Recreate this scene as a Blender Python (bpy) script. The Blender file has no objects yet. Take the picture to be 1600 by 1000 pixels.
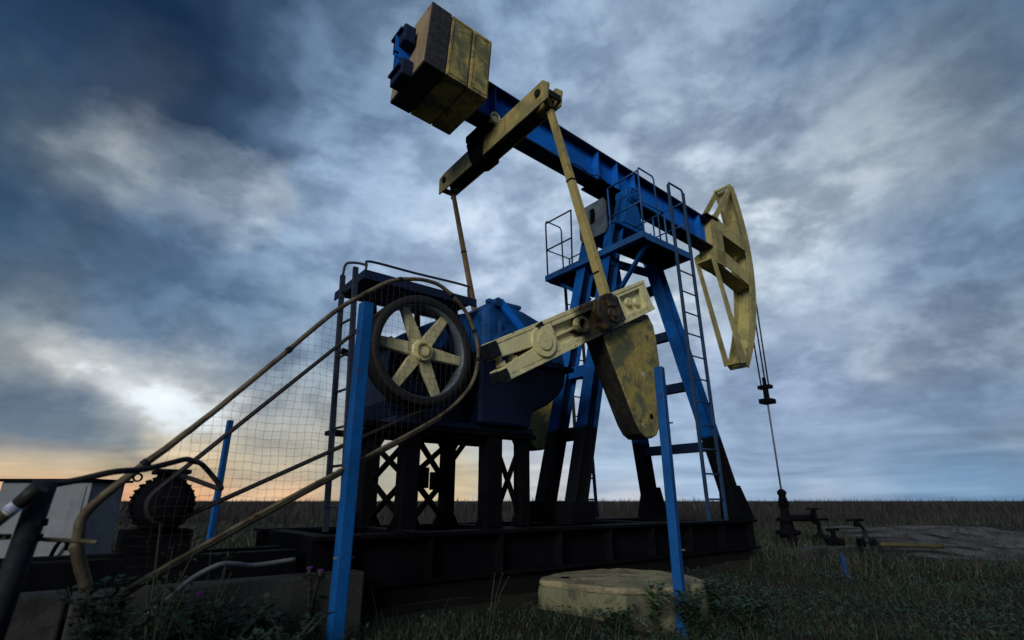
import bpy, bmesh, math, random
import numpy as np
from mathutils import Vector, Matrix

random.seed(7)
rng = np.random.default_rng(11)
scene = bpy.context.scene
COL = scene.collection
R = math.radians

# ------------------------------------------------------------------ camera
CAM_H = 0.9
cam_data = bpy.data.cameras.new('camera')
cam = bpy.data.objects.new('camera', cam_data)
COL.objects.link(cam)
cam.location = (0, 0, CAM_H)
cam.rotation_euler = (math.pi / 2 + 0.329, 0, 0)
cam_data.sensor_width = 36.0
cam_data.lens = 828.122 / 1600 * 36.0
cam_data.clip_start = 0.05
cam_data.clip_end = 6000
cam_data.dof.use_dof = True
cam_data.dof.focus_distance = 5.6
cam_data.dof.aperture_fstop = 1.25
scene.camera = cam

EXPO = 0.5
SUN_EL, SUN_AZ = R(22), R(201)      # azimuth clockwise from +Y: behind the camera, a little to the left
vs = scene.view_settings
vs.view_transform = 'Standard'
vs.look = 'None'
vs.gamma = 1.0
vs.use_curve_mapping = False
vs.exposure = EXPO

# ------------------------------------------------------------------ sky
F_PX, PITCH = 828.122, 0.329


def pix_dir(x, y):
    r = (x - 800) / F_PX
    u = (500 - y) / F_PX
    d = Vector((r, math.cos(PITCH) - u * math.sin(PITCH), math.sin(PITCH) + u * math.cos(PITCH)))
    return d.normalized()


def s2l(c):
    c = c / 255.0
    return c / 12.92 if c <= 0.04045 else ((c + 0.055) / 1.055) ** 2.4


world = bpy.data.worlds.new('World')
scene.world = world
world.use_nodes = True
wn, wl = world.node_tree.nodes, world.node_tree.links
wn.clear()


class NT:
    """tiny helper round a node tree"""
    def __init__(self, tree):
        self.n, self.l = tree.nodes, tree.links

    def put(self, sock, val):
        if val is None:
            return
        if isinstance(val, bpy.types.NodeSocket):
            self.l.new(val, sock)
        else:
            try:
                sock.default_value = val
            except Exception:
                sock.default_value = (*val, 1.0)

    def math(self, op, a, b=None, c=None, clamp=False):
        n = self.n.new('ShaderNodeMath')
        n.operation = op
        n.use_clamp = clamp
        for i, v in enumerate((a, b, c)):
            self.put(n.inputs[i], v)
        return n.outputs[0]

    def vec(self, op, a, b=None, s=None):
        n = self.n.new('ShaderNodeVectorMath')
        n.operation = op
        self.put(n.inputs[0], a)
        if b is not None:
            self.put(n.inputs[1], b)
        if s is not None:
            self.put(n.inputs['Scale'], s)
        return n.outputs['Value'] if op in ('DOT_PRODUCT', 'LENGTH', 'DISTANCE') else n.outputs[0]

    def noise(self, vec, scale, detail=6, rough=0.55, dist=0.0, col=False, dims='3D'):
        n = self.n.new('ShaderNodeTexNoise')
        n.noise_dimensions = dims
        self.put(n.inputs['Vector'], vec)
        n.inputs['Scale'].default_value = scale
        n.inputs['Detail'].default_value = detail
        n.inputs['Roughness'].default_value = rough
        n.inputs['Distortion'].default_value = dist
        return n.outputs['Color'] if col else n.outputs['Fac']

    def mapr(self, v, a, b, c=0.0, d=1.0, smooth=True):
        n = self.n.new('ShaderNodeMapRange')
        if smooth:
            n.interpolation_type = 'SMOOTHSTEP'
        self.put(n.inputs[0], v)
        for i, q in zip((1, 2, 3, 4), (a, b, c, d)):
            self.put(n.inputs[i], q)
        return n.outputs[0]

    def mix(self, f, a, b, mode='MIX'):
        n = self.n.new('ShaderNodeMix')
        n.data_type = 'RGBA'
        n.blend_type = mode
        self.put(n.inputs[0], f)
        self.put(n.inputs[6], a)
        self.put(n.inputs[7], b)
        return n.outputs[2]

    def sep(self, v):
        n = self.n.new('ShaderNodeSeparateXYZ')
        self.put(n.inputs[0], v)
        return n.outputs

    def comb(self, x, y, z):
        n = self.n.new('ShaderNodeCombineXYZ')
        for i, v in enumerate((x, y, z)):
            self.put(n.inputs[i], v)
        return n.outputs[0]


W = NT(world.node_tree)
tc = wn.new('ShaderNodeTexCoord')
D = W.vec('NORMALIZE', tc.outputs['Generated'])
dx, dy, dz = W.sep(D)
Dst = W.vec('MULTIPLY', D, (1.0, 1.0, 1.7))
warp = W.vec('SUBTRACT', W.noise(Dst, 2.8, 2, 0.5, col=True), (0.5, 0.5, 0.5))
warp2 = W.vec('SUBTRACT', W.noise(Dst, 9.0, 5, 0.58, col=True), (0.5, 0.5, 0.5))
# low cloud lies in long flat bands: squash the warp vertically near the horizon
wamt = W.mapr(dz, 0.0, 0.4, 0.22, 1.0)
wv = W.vec('ADD', W.vec('SCALE', warp, s=0.05), W.vec('SCALE', warp2, s=0.13))
wx, wy, wz_ = W.sep(wv)
DW = W.vec('NORMALIZE', W.vec('ADD', D, W.comb(wx, wy, W.math('MULTIPLY', wz_, wamt))))

# broad tones of the overcast, by direction: (picture position used to look the direction up, colour, tightness)
SKY = [
    ((30, 40), (40, 62, 92), 300), ((150, 40), (24, 45, 74), 300), ((300, 40), (18, 38, 66), 300), ((430, 40), (20, 42, 72), 300), ((540, 40), (48, 76, 112), 400), ((585, 40), (98, 120, 150), 400), ((650, 40), (130, 145, 165), 300),
    ((30, 130), (50, 74, 102), 300), ((130, 130), (40, 64, 94), 300), ((250, 130), (18, 38, 66), 300), ((390, 130), (18, 38, 66), 300), ((440, 130), (48, 74, 108), 400), ((495, 130), (106, 130, 160), 400), ((570, 130), (114, 138, 170), 300),
    ((280, 275), (60, 84, 116), 500), ((320, 265), (46, 70, 100), 700), ((360, 180), (20, 42, 70), 400), ((420, 250), (66, 90, 122), 900),
    ((20, 220), (58, 80, 104), 400), ((90, 220), (92, 105, 118), 500), ((180, 218), (176, 178, 182), 700), ((215, 232), (206, 206, 208), 600), ((258, 254), (184, 188, 194), 700), ((310, 205), (22, 46, 76), 400), ((420, 215), (28, 52, 84), 500), ((470, 220), (102, 126, 158), 400), ((560, 220), (128, 148, 180), 250),
    ((30, 300), (46, 70, 100), 400), ((120, 300), (44, 68, 100), 400), ((220, 300), (66, 92, 124), 400), ((300, 300), (86, 108, 138), 500), ((350, 305), (130, 142, 160), 900), ((393, 305), (285, 287, 294), 1700), ((412, 288), (270, 272, 280), 2200), ((350, 300), (110, 126, 150), 900), ((440, 320), (128, 148, 178), 900), ((450, 305), (144, 160, 186), 700), ((520, 300), (132, 153, 184), 300),
    ((40, 380), (50, 74, 104), 400), ((120, 380), (98, 111, 126), 500), ((220, 380), (84, 106, 136), 400), ((330, 380), (98, 120, 150), 300), ((450, 380), (120, 142, 173), 300), ((560, 380), (138, 159, 190), 200),
    ((40, 450), (70, 92, 118), 400), ((200, 450), (78, 102, 133), 300), ((350, 450), (86, 111, 144), 300), ((480, 450), (104, 127, 158), 300),
    ((60, 510), (126, 133, 142), 500), ((200, 510), (90, 112, 140), 400), ((350, 510), (100, 122, 151), 300), ((450, 510), (116, 136, 163), 300),
    ((30, 560), (112, 121, 134), 800), ((90, 562), (216, 213, 213), 1200), ((160, 555), (204, 203, 207), 1200), ((260, 560), (140, 148, 160), 700), ((380, 560), (118, 133, 154), 400),
    ((40, 615), (92, 108, 130), 700), ((120, 615), (100, 116, 138), 900), ((200, 612), (184, 187, 195), 1000), ((250, 620), (246, 245, 250), 1200), ((330, 615), (196, 197, 204), 700), ((450, 615), (142, 151, 165), 400),
    ((60, 660), (88, 104, 126), 900), ((170, 660), (96, 112, 132), 900), ((250, 655), (196, 192, 190), 1000), ((320, 655), (224, 218, 213), 900), ((430, 660), (162, 163, 164), 500),
    ((60, 700), (112, 124, 138), 900), ((180, 700), (122, 128, 134), 900), ((300, 700), (198, 182, 160), 700), ((420, 700), (170, 162, 150), 500),
    ((40, 735), (212, 182, 142), 1500), ((150, 735), (192, 168, 136), 1500), ((300, 735), (208, 176, 138), 1200), ((420, 735), (184, 170, 150), 900), ((690, 735), (182, 168, 144), 500),
    ((40, 772), (208, 154, 122), 1500), ((150, 772), (216, 158, 126), 1500), ((320, 772), (220, 164, 128), 1500), ((460, 772), (204, 164, 134), 1200), ((700, 776), (200, 174, 146), 900),
    ((800, 60), (114, 138, 172), 80), ((720, 400), (158, 174, 202), 60), ((980, 180), (156, 171, 196), 60), ((1080, 60), (138, 154, 178), 120), ((1150, 300), (172, 184, 204), 80),
    ((1250, 100), (86, 112, 146), 180), ((1330, 60), (82, 107, 141), 180), ((1500, 30), (58, 82, 114), 120), ((1590, 60), (72, 94, 122), 200),
    ((1430, 160), (148, 156, 166), 400), ((1350, 220), (174, 179, 188), 400), ((1300, 290), (170, 178, 190), 300), ((1540, 110), (112, 126, 142), 350),
    ((1590, 230), (84, 108, 138), 250), ((1500, 250), (156, 162, 170), 500), ((1450, 320), (106, 130, 162), 250), ((1550, 330), (96, 120, 152), 250),
    ((1250, 420), (168, 180, 200), 80), ((1400, 430), (128, 146, 174), 150), ((1500, 440), (98, 121, 153), 200), ((1580, 420), (120, 138, 164), 250), ((1400, 555), (172, 174, 184), 500), ((1560, 520), (152, 160, 172), 400),
    ((1500, 600), (108, 130, 162), 180), ((1250, 600), (142, 159, 190), 80), ((1400, 660), (124, 142, 170), 300), ((1550, 650), (120, 138, 166), 400), ((1560, 685), (150, 160, 176), 900),
    ((1500, 722), (100, 128, 162), 350), ((1500, 760), (106, 136, 170), 350), ((1330, 740), (134, 154, 184), 300), ((1200, 700), (134, 154, 184), 200), ((1050, 720), (146, 166, 196), 120),
    ((640, 600), (146, 158, 176), 100), ((560, 680), (172, 166, 154), 240),
    ((850, 770), (180, 179, 181), 500), ((830, 690), (160, 167, 182), 250),
    ((1300, 778), (164, 173, 194), 1500), ((1000, 778), (190, 187, 196), 900), ((1550, 778), (120, 148, 178), 1500),
]
G = 2.0 ** -EXPO
KZ = 1.7
anc = np.array([tuple(Vector((c.x, c.y, c.z * KZ)).normalized()) for c in (pix_dir(*q[0]) for q in SKY)])
acol = np.array([[s2l(v) * G for v in q[1]] for q in SKY])
ak = np.array([q[2] for q in SKY], float) * 1.3
REST = np.array([s2l(v) * G for v in (74, 90, 116)])


def sky_tone(az, el):
    d = np.array((math.sin(az) * math.cos(el), math.cos(az) * math.cos(el), math.sin(el) * KZ))
    d /= np.linalg.norm(d)
    w = np.exp(ak * (anc @ d - 1)) + 1e-9 * ak ** 0
    w0 = 0.0005
    return (w @ acol + w0 * REST) / (w.sum() + w0)


az_n = W.math('ARCTAN2', *W.sep(DW)[:2])
el_n = W.math('ARCSINE', W.sep(DW)[2])
AZ = 1.02
azf = W.mapr(az_n, -AZ, AZ, 0.0, 1.0, smooth=False)
tone = None
rows = [R(e) for e in (0.4, 2.5, 5, 8, 11, 14.5, 18.5, 23, 28, 34, 41, 50)]
for i, e in enumerate(rows):
    rmp = wn.new('ShaderNodeValToRGB')
    wl.new(azf, rmp.inputs[0])
    cr_ = rmp.color_ramp
    cr_.interpolation = 'B_SPLINE' if False else 'EASE'
    NS = 32
    while len(cr_.elements) < NS:
        cr_.elements.new(0.5)
    for k in range(NS):
        cr_.elements[k].position = k / (NS - 1)
    for k in range(NS):
        c = sky_tone(-AZ + 2 * AZ * k / (NS - 1), e)
        cr_.elements[k].color = (*c, 1)
    if tone is None:
        tone = rmp.outputs[0]
    else:
        tone = W.mix(W.mapr(el_n, rows[i - 1], e, smooth=False), tone, rmp.outputs[0])
# darker cloud added where the camera does not look, to cut fill light
away = W.mapr(W.math('ABSOLUTE', az_n), 0.95, 1.7)
tone = W.mix(away, tone, (*REST, 1))
# cloud structure: puffs and streaks
pw = W.vec('ADD', W.vec('MULTIPLY', D, (1.0, 1.0, 1.7)), W.vec('SCALE', warp, s=0.10))
puff = W.noise(W.vec('ADD', pw, (3.7, 1.3, 0.4)), 3.2, 4, 0.5, 0.0)
fine = W.noise(pw, 9.0, 4, 0.55, 0.0)
micro = W.noise(pw, 24.0, 4, 0.6, 0.0)
streak = W.noise(W.vec('MULTIPLY', D, (2.6, 2.6, 24.0)), 1.6, 4, 0.55, 0.5)
lump = W.math('ADD', W.mapr(fine, 0.38, 0.64, -0.5, 0.5), W.math('MULTIPLY', W.math('SUBTRACT', micro, 0.5), 1.2))
det = W.math('ADD', W.math('MULTIPLY', W.math('SUBTRACT', puff, 0.5), 0.95), W.math("MULTIPLY", lump, 0.50))
low = W.mapr(dz, 0.02, 0.20, 1.0, 0.0)
det2 = W.math('MULTIPLY', W.math('SUBTRACT', streak, 0.5), 2.1)
dsum = W.math('ADD', W.math('MULTIPLY', det, W.math('SUBTRACT', 1.0, W.math('MULTIPLY', low, 0.85))), W.math('MULTIPLY', det2, W.math('MULTIPLY', low, 0.8)))
lum = W.math('DIVIDE', W.vec('DOT_PRODUCT', tone, (0.3, 0.5, 0.2)), G)
dsum = W.math('MULTIPLY', dsum, W.mapr(lum, 0.03, 0.22, 0.3, 1.0))
gain = W.math('MAXIMUM', W.math('ADD', 1.20, dsum), 0.25)
tint = W.comb(W.math('POWER', gain, 1.12), gain, W.math('POWER', gain, 0.84))        # lit edges of cloud are whiter, bases bluer
high = W.mapr(dz, 0.06, 0.12)
cap = W.math('MINIMUM', W.math('DIVIDE', 0.42, lum), 1.0)
cap = W.math('ADD', 1.0, W.math('MULTIPLY', W.math('SUBTRACT', cap, 1.0), high))
torn = W.math('ADD', W.math('MULTIPLY_ADD', lum, 2.6, -0.58), W.math('ADD', W.math('MULTIPLY', W.math('SUBTRACT', fine, 0.5), 1.3), W.math('MULTIPLY', W.math('SUBTRACT', micro, 0.5), 0.9)))
brk = W.math('MULTIPLY', W.math('MULTIPLY', W.mapr(torn, 0.48, 1.18), W.mapr(lum, 0.36, 0.50)), high)
clouds = W.vec('SCALE', W.vec('MULTIPLY', tone, tint), s=cap)
lit = W.vec('SCALE', tuple(v * G for v in (0.80, 0.83, 0.90)), s=W.math('MULTIPLY_ADD', fine, 0.9, 0.55))
clouds = W.mix(brk, clouds, lit)
# thin places let the clear evening sky through
nish = wn.new('ShaderNodeTexSky')
nish.sky_type = 'NISHITA'
nish.sun_disc = False
nish.sun_elevation = SUN_EL
nish.sun_rotation = SUN_AZ
nish.air_density = 1.0
clear = W.vec('SCALE', nish.outputs[0], s=0.06)
clouds = W.vec('MULTIPLY', clouds, (0.94, 1.0, 0.985))
gap = W.mapr(puff, 0.62, 0.82, 0.0, 0.2)
skycol = W.mix(gap, clouds, clear)
# below the horizon: dark land
skycol = W.mix(W.mapr(dz, -0.02, 0.0, 1.0, 0.0), skycol, (0.02, 0.02, 0.022, 1))
bg = wn.new('ShaderNodeBackground')
wl.new(skycol, bg.inputs[0])
bg.inputs[1].default_value = 1.0
wo = wn.new('ShaderNodeOutputWorld')
wl.new(bg.outputs[0], wo.inputs[0])
world.cycles.sampling_method = 'MANUAL'
world.cycles.sample_map_resolution = 512
scene.cycles.max_bounces = 5
scene.cycles.diffuse_bounces = 3
scene.cycles.glossy_bounces = 2

# ------------------------------------------------------------------ sun (veiled, soft)
sd = bpy.data.lights.new('sun', 'SUN')
sd.energy = 1.5
sd.angle = R(24)
sd.color = (1.0, 0.95, 0.86)
sun = bpy.data.objects.new('sun', sd)
COL.objects.link(sun)
sdir = Vector((math.sin(SUN_AZ) * math.cos(SUN_EL), math.cos(SUN_AZ) * math.cos(SUN_EL), math.sin(SUN_EL)))
sun.rotation_euler = sdir.to_track_quat('Z', 'Y').to_euler()
sun.location = sdir * 30

# ------------------------------------------------------------------ frames
# pump frame: u along the walking beam (head +), v to the camera side, z up from the ground
PA, PX, PY = 0.901, 1.591, 7.358
PROT = math.pi / 2 - PA
UX = Vector((math.sin(PA), math.cos(PA), 0))
VX = Vector((math.cos(PA), -math.sin(PA), 0))


def P(u, v, z):
    return Vector((u, -v, z))


def PW(u, v, z):
    return Vector((PX, PY, 0)) + UX * u + VX * v + Vector((0, 0, z))


OFF = {}


def tag(o, label=None, cat=None, group=None, kind=None):
    if label:
        o['label'] = label
    if cat:
        o['category'] = cat
    if group:
        o['group'] = group
    if kind:
        o['kind'] = kind
    return o


def thing(name, label, cat, base=(0, 0, 0), group=None, pump=True):
    o = bpy.data.objects.new(name, None)
    COL.objects.link(o)
    o.empty_display_size = 0.1
    if pump:
        o.location = PW(*base)
        o.rotation_euler = (0, 0, PROT)
        OFF[o.name] = P(*base)
    else:
        o.location = base
        OFF[o.name] = Vector(base)
    return tag(o, label, cat, group)


class MB:
    def __init__(self):
        self.bm = bmesh.new()

    def box(self, a, b, m=None):
        """axis box between corners a and b (already in the working frame)"""
        x0, x1 = sorted((a[0], b[0])); y0, y1 = sorted((a[1], b[1])); z0, z1 = sorted((a[2], b[2]))
        vs_ = [Vector(p) for p in ((x0, y0, z0), (x1, y0, z0), (x1, y1, z0), (x0, y1, z0), (x0, y0, z1), (x1, y0, z1), (x1, y1, z1), (x0, y1, z1))]
        if m is not None:
            vs_ = [m @ p for p in vs_]
        vv = [self.bm.verts.new(p) for p in vs_]
        for f in ((0, 3, 2, 1), (4, 5, 6, 7), (0, 1, 5, 4), (1, 2, 6, 5), (2, 3, 7, 6), (3, 0, 4, 7)):
            self.bm.faces.new([vv[i] for i in f])
        return self

    def prism(self, pts, depth):
        """closed polygon of points extruded by a vector"""
        d = Vector(depth)
        a = [self.bm.verts.new(Vector(p)) for p in pts]
        b = [self.bm.verts.new(Vector(p) + d) for p in pts]
        n = len(pts)
        self.bm.faces.new(a)
        self.bm.faces.new(b[::-1])
        for i in range(n):
            j = (i + 1) % n
            self.bm.faces.new((a[i], b[i], b[j], a[j]))
        return self

    def bar(self, p, q, w, h, up=(0, 0, 1), w2=None, h2=None):
        """rectangular bar from p to q, w across, h along 'up'"""
        p, q = Vector(p), Vector(q)
        t = (q - p).normalized()
        s = t.cross(Vector(up))
        if s.length < 1e-4:
            s = t.cross(Vector((1, 0, 0)))
        s.normalize()
        n = s.cross(t).normalized()
        w2 = w if w2 is None else w2
        h2 = h if h2 is None else h2
        A = [p + s * (sx * w / 2) + n * (sy * h / 2) for sx, sy in ((-1, -1), (1, -1), (1, 1), (-1, 1))]
        B = [q + s * (sx * w2 / 2) + n * (sy * h2 / 2) for sx, sy in ((-1, -1), (1, -1), (1, 1), (-1, 1))]
        a = [self.bm.verts.new(x) for x in A]
        b = [self.bm.verts.new(x) for x in B]
        self.bm.faces.new(a[::-1])
        self.bm.faces.new(b)
        for i in range(4):
            j = (i + 1) % 4
            self.bm.faces.new((a[i], a[j], b[j], b[i]))
        return self

    def cyl(self, p, q, r, r2=None, seg=20):
        p, q = Vector(p), Vector(q)
        r2 = r if r2 is None else r2
        t = (q - p).normalized()
        s = t.orthogonal().normalized()
        n = t.cross(s)
        a, b = [], []
        for i in range(seg):
            an = 2 * math.pi * i / seg
            d = s * math.cos(an) + n * math.sin(an)
            a.append(self.bm.verts.new(p + d * r))
            b.append(self.bm.verts.new(q + d * r2))
        self.bm.faces.new(a[::-1])
        self.bm.faces.new(b)
        for i in range(seg):
            j = (i + 1) % seg
            f = self.bm.faces.new((a[i], a[j], b[j], b[i]))
            f.smooth = True
        return self

    def ring(self, c, axis, ro, ri, w, seg=40):
        """flat-sided ring (annulus with thickness w along axis, centred at c)"""
        c, ax = Vector(c), Vector(axis).normalized()
        s = ax.orthogonal().normalized()
        n = ax.cross(s)
        L = []
        for i in range(seg):
            an = 2 * math.pi * i / seg
            d = s * math.cos(an) + n * math.sin(an)
            L.append([self.bm.verts.new(c + d * r + ax * h) for r, h in ((ro, -w / 2), (ro, w / 2), (ri, w / 2), (ri, -w / 2))])
        for i in range(seg):
            A, B = L[i], L[(i + 1) % seg]
            for k in range(4):
                m = (k + 1) % 4
                f = self.bm.faces.new((A[k], A[m], B[m], B[k]))
                f.smooth = k in (0, 2)
        return self

    def lathe(self, prof, c, axis, seg=32):
        """profile of (radius, height along axis) round axis through c"""
        c, ax = Vector(c), Vector(axis).normalized()
        s = ax.orthogonal().normalized()
        n = ax.cross(s)
        L = []
        for i in range(seg):
            an = 2 * math.pi * i / seg
            d = s * math.cos(an) + n * math.sin(an)
            L.append([self.bm.verts.new(c + d * max(r, 1e-4) + ax * h) for r, h in prof])
        for i in range(seg):
            A, B = L[i], L[(i + 1) % seg]
            for k in range(len(prof) - 1):
                f = self.bm.faces.new((A[k], A[k + 1], B[k + 1], B[k]))
                f.smooth = True
        return self

    def tube(self, pts, r, seg=8, closed=False, radii=None):
        pts = [Vector(p) for p in pts]
        n = len(pts)
        rings = []
        prev = None
        for i in range(n):
            if closed:
                t = pts[(i + 1) % n] - pts[i - 1]
            else:
                t = pts[min(i + 1, n - 1)] - pts[max(i - 1, 0)]
            t.normalize()
            if prev is None:
                s = t.orthogonal().normalized()
            else:
                s = (prev - t * prev.dot(t))
                s = s.normalized() if s.length > 1e-5 else t.orthogonal().normalized()
            prev = s
            m = t.cross(s)
            rr = radii[i] if radii else r
            rings.append([self.bm.verts.new(pts[i] + (s * math.cos(2 * math.pi * k / seg) + m * math.sin(2 * math.pi * k / seg)) * rr) for k in range(seg)])
        for i in range(n if closed else n - 1):
            A, B = rings[i], rings[(i + 1) % n]
            for k in range(seg):
                f = self.bm.faces.new((A[k], A[(k + 1) % seg], B[(k + 1) % seg], B[k]))
                f.smooth = True
        if not closed:
            self.bm.faces.new(rings[0][::-1])
            self.bm.faces.new(rings[-1])
        return self

    def build(self, name, mat, parent=None, bevel=0.0, off=None, label=None):
        bmesh.ops.recalc_face_normals(self.bm, faces=self.bm.faces)
        me = bpy.data.meshes.new(name)
        o_ = off if off is not None else (OFF.get(parent.name) if parent is not None else None)
        if o_ is not None:
            bmesh.ops.translate(self.bm, verts=self.bm.verts, vec=-o_)
        self.bm.to_mesh(me)
        self.bm.free()
        o = bpy.data.objects.new(name, me)
        COL.objects.link(o)
        if mat:
            me.materials.append(mat)
        if parent is not None:
            o.parent = parent
            OFF[o.name] = OFF.get(parent.name, Vector((0, 0, 0)))
        if bevel:
            b = o.modifiers.new('bevel', 'BEVEL')
            b.width = bevel
            b.segments = 2
            b.limit_method = 'ANGLE'
            b.angle_limit = R(40)
        if label:
            o['label'] = label
        return o


def smooth_path(pts, n=8, closed=False):
    pts = [Vector(p) for p in pts]
    out = []
    N = len(pts)
    for i in range(N if closed else N - 1):
        p0 = pts[(i - 1) % N] if closed or i > 0 else pts[0]
        p1, p2 = pts[i], pts[(i + 1) % N]
        p3 = pts[(i + 2) % N] if closed or i + 2 < N else pts[-1]
        for k in range(n):
            t = k / n
            out.append(0.5 * ((2 * p1) + (p2 - p0) * t + (2 * p0 - 5 * p1 + 4 * p2 - p3) * t * t + (3 * p1 - p0 - 3 * p2 + p3) * t ** 3))
    if not closed:
        out.append(pts[-1])
    return out


# ------------------------------------------------------------------ materials
def weathered(name, base, alt, alt_amt=0.5, scale=2.2, rust=0.25, rust_col=(0.06, 0.025, 0.012), grime=0.5, rough=(0.45, 0.75), bump=0.25, split=None, oil=None, metallic=0.0, coords='Object', streak=True, spec=0.4, edge=0.0, soft=0.0, chips=0.0):
    """old painted steel or concrete: two paint tones, rust chips, dirt runs, optional dark lower zone or oil patch"""
    m = bpy.data.materials.new(name)
    m.use_nodes = True
    t = NT(m.node_tree)
    bs = m.node_tree.nodes['Principled BSDF']
    co = m.node_tree.nodes.new('ShaderNodeTexCoord').outputs[coords]
    n1 = t.noise(co, scale, 8, 0.68, 0.5)
    c = t.mix(t.mapr(n1, 0.44 - soft, 0.58 + soft, 0.0, alt_amt), (*base, 1), (*alt, 1))
    n1b = t.noise(co, scale * 7, 6, 0.65, 0.2)
    c = t.mix(t.mapr(n1b, 0.3, 0.75, 0.0, 0.35), c, tuple(x * 0.55 for x in base) + (1,))
    if streak:
        n2 = t.noise(t.vec('MULTIPLY', co, (7.0, 7.0, 0.7)), 1.6, 6, 0.6, 0.3)
        c = t.mix(t.mapr(n2, 0.52, 0.74, 0.0, grime), c, tuple(x * 0.22 + 0.004 for x in base) + (1,))
    if rust:
        n3 = t.noise(co, 9.0, 10, 0.68, 0.5)
        n3b = t.noise(co, 1.7, 4, 0.5)
        rm = t.math('MULTIPLY', t.mapr(n3, 0.60, 0.67), t.mapr(n3b, 0.40, 0.62))
        n4 = t.noise(co, 40, 4, 0.6)
        rc = t.mix(t.mapr(n4, 0.35, 0.65), (*rust_col, 1), tuple(x * 0.35 for x in rust_col) + (1,))
        c = t.mix(t.math('MULTIPLY', rm, min(1.0, rust * 2.2)), c, rc)
    if chips:                       # bare filler showing in small chips, dark scratches
        nc = t.noise(co, 11.0, 3, 0.45, 0.8)
        c = t.mix(t.mapr(nc, 0.715, 0.735, 0.0, chips), c, (0.42, 0.42, 0.36, 1))
        ns = t.noise(t.vec('MULTIPLY', co, (26.0, 26.0, 9.0)), 1.0, 5, 0.6, 1.2)
        c = t.mix(t.mapr(ns, 0.64, 0.69, 0.0, 0.85), c, (0.02, 0.018, 0.014, 1))
    if edge:                        # paint worn off along the arrises
        bv = m.node_tree.nodes.new('ShaderNodeBevel')
        bv.samples = 3
        bv.inputs[0].default_value = edge
        gn = m.node_tree.nodes.new('ShaderNodeNewGeometry').outputs['Normal']
        em = t.math('SUBTRACT', 1.0, t.vec('DOT_PRODUCT', bv.outputs[0], gn))
        ew = t.math('MULTIPLY', t.mapr(em, 0.03, 0.16), t.mapr(t.noise(co, 14, 6, 0.65), 0.42, 0.56))
        c = t.mix(ew, c, (0.028, 0.015, 0.009, 1))
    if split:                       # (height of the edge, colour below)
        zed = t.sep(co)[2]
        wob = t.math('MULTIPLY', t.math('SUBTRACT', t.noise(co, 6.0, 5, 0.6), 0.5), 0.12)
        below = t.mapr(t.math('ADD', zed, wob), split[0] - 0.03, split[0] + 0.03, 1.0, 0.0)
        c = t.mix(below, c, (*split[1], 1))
    if oil:                         # (centre, inner radius, outer radius)
        dd = t.vec('DISTANCE', co, tuple(oil[0]))
        wob = t.math('MULTIPLY', t.math('SUBTRACT', t.noise(co, 5.0, 8, 0.65, 0.5), 0.5), 0.9)
        om = t.mapr(t.math('ADD', dd, wob), oil[1], oil[2], 0.96, 0.0)
        c = t.mix(om, c, (0.012, 0.008, 0.006, 1))
    t.put(bs.inputs['Base Color'], c)
    rr = t.mapr(t.noise(co, scale * 5, 6, 0.6), 0.3, 0.7, rough[0], rough[1])
    t.put(bs.inputs['Roughness'], rr)
    bs.inputs['Metallic'].default_value = metallic
    bs.inputs['Specular IOR Level'].default_value = spec
    if bump:
        bn = m.node_tree.nodes.new('ShaderNodeBump')
        bn.inputs['Strength'].default_value = bump
        bn.inputs['Distance'].default_value = 0.01
        h = t.math('ADD', t.noise(co, 30, 8, 0.65), t.math('MULTIPLY', t.noise(co, 6, 5, 0.6), 1.4))
        t.put(bn.inputs['Height'], h)
        t.put(bs.inputs['Normal'], bn.outputs[0])
    return m


BLUE = (0.003, 0.085, 0.33)
BLUE2 = (0.002, 0.042, 0.17)
BLK = (0.0035, 0.004, 0.006)
M = {}
M['blue'] = weathered('blue_paint', BLUE, BLUE2, 0.7, 1.6, 0.4, grime=0.5, rough=(0.4, 0.65), edge=0.012, spec=0.18)
M['blue_beam'] = weathered('blue_paint_beam', (0.003, 0.125, 0.56), (0.003, 0.072, 0.31), 0.8, 1.3, 0.45, grime=0.55, rough=(0.4, 0.6), edge=0.012, spec=0.18)
M['blue_leg'] = weathered('blue_paint_black_below', BLUE, BLUE2, 0.8, 2.0, 0.45, grime=0.6, split=(1.75, BLK), edge=0.012, spec=0.12)  # blue above the split height, black below it
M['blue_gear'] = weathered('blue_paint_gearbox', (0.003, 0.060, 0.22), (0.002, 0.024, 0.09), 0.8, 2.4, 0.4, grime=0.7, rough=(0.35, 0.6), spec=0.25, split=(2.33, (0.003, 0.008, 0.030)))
M['blue_post'] = weathered('blue_paint_post', (0.003, 0.078, 0.28), (0.002, 0.048, 0.18), 0.6, 2.0, 0.4, grime=0.45, edge=0.008, spec=0.15)
M['blue_stake'] = weathered('stake_blue', (0.004, 0.03, 0.12), (0.004, 0.02, 0.08), 0.6, 5, 0.2)
M['navy'] = weathered('navy_paint_and_shade', (0.003, 0.010, 0.034), (0.004, 0.022, 0.085), 0.6, 2.2, 0.2, grime=0.5, rough=(0.55, 0.8), spec=0.2)  # darkened blue: shade under beam flanges and gearbox platform is in the colour
M['navy_leg'] = weathered('shaded_navy_leg', (0.003, 0.018, 0.068), (0.003, 0.010, 0.036), 0.7, 2.0, 0.2, grime=0.5, rough=(0.5, 0.75), split=(1.75, BLK), spec=0.25)  # recess shade of the rear leg webs put into the colour
M['black'] = weathered('oily_black_steel', BLK, (0.008, 0.008, 0.010), 0.5, 3, 0.0, grime=0.3, rough=(0.65, 0.9), spec=0.03)
M['grey'] = weathered('grey_steel', (0.095, 0.125, 0.16), (0.045, 0.062, 0.085), 0.8, 3, 0.6, grime=0.7)
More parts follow.
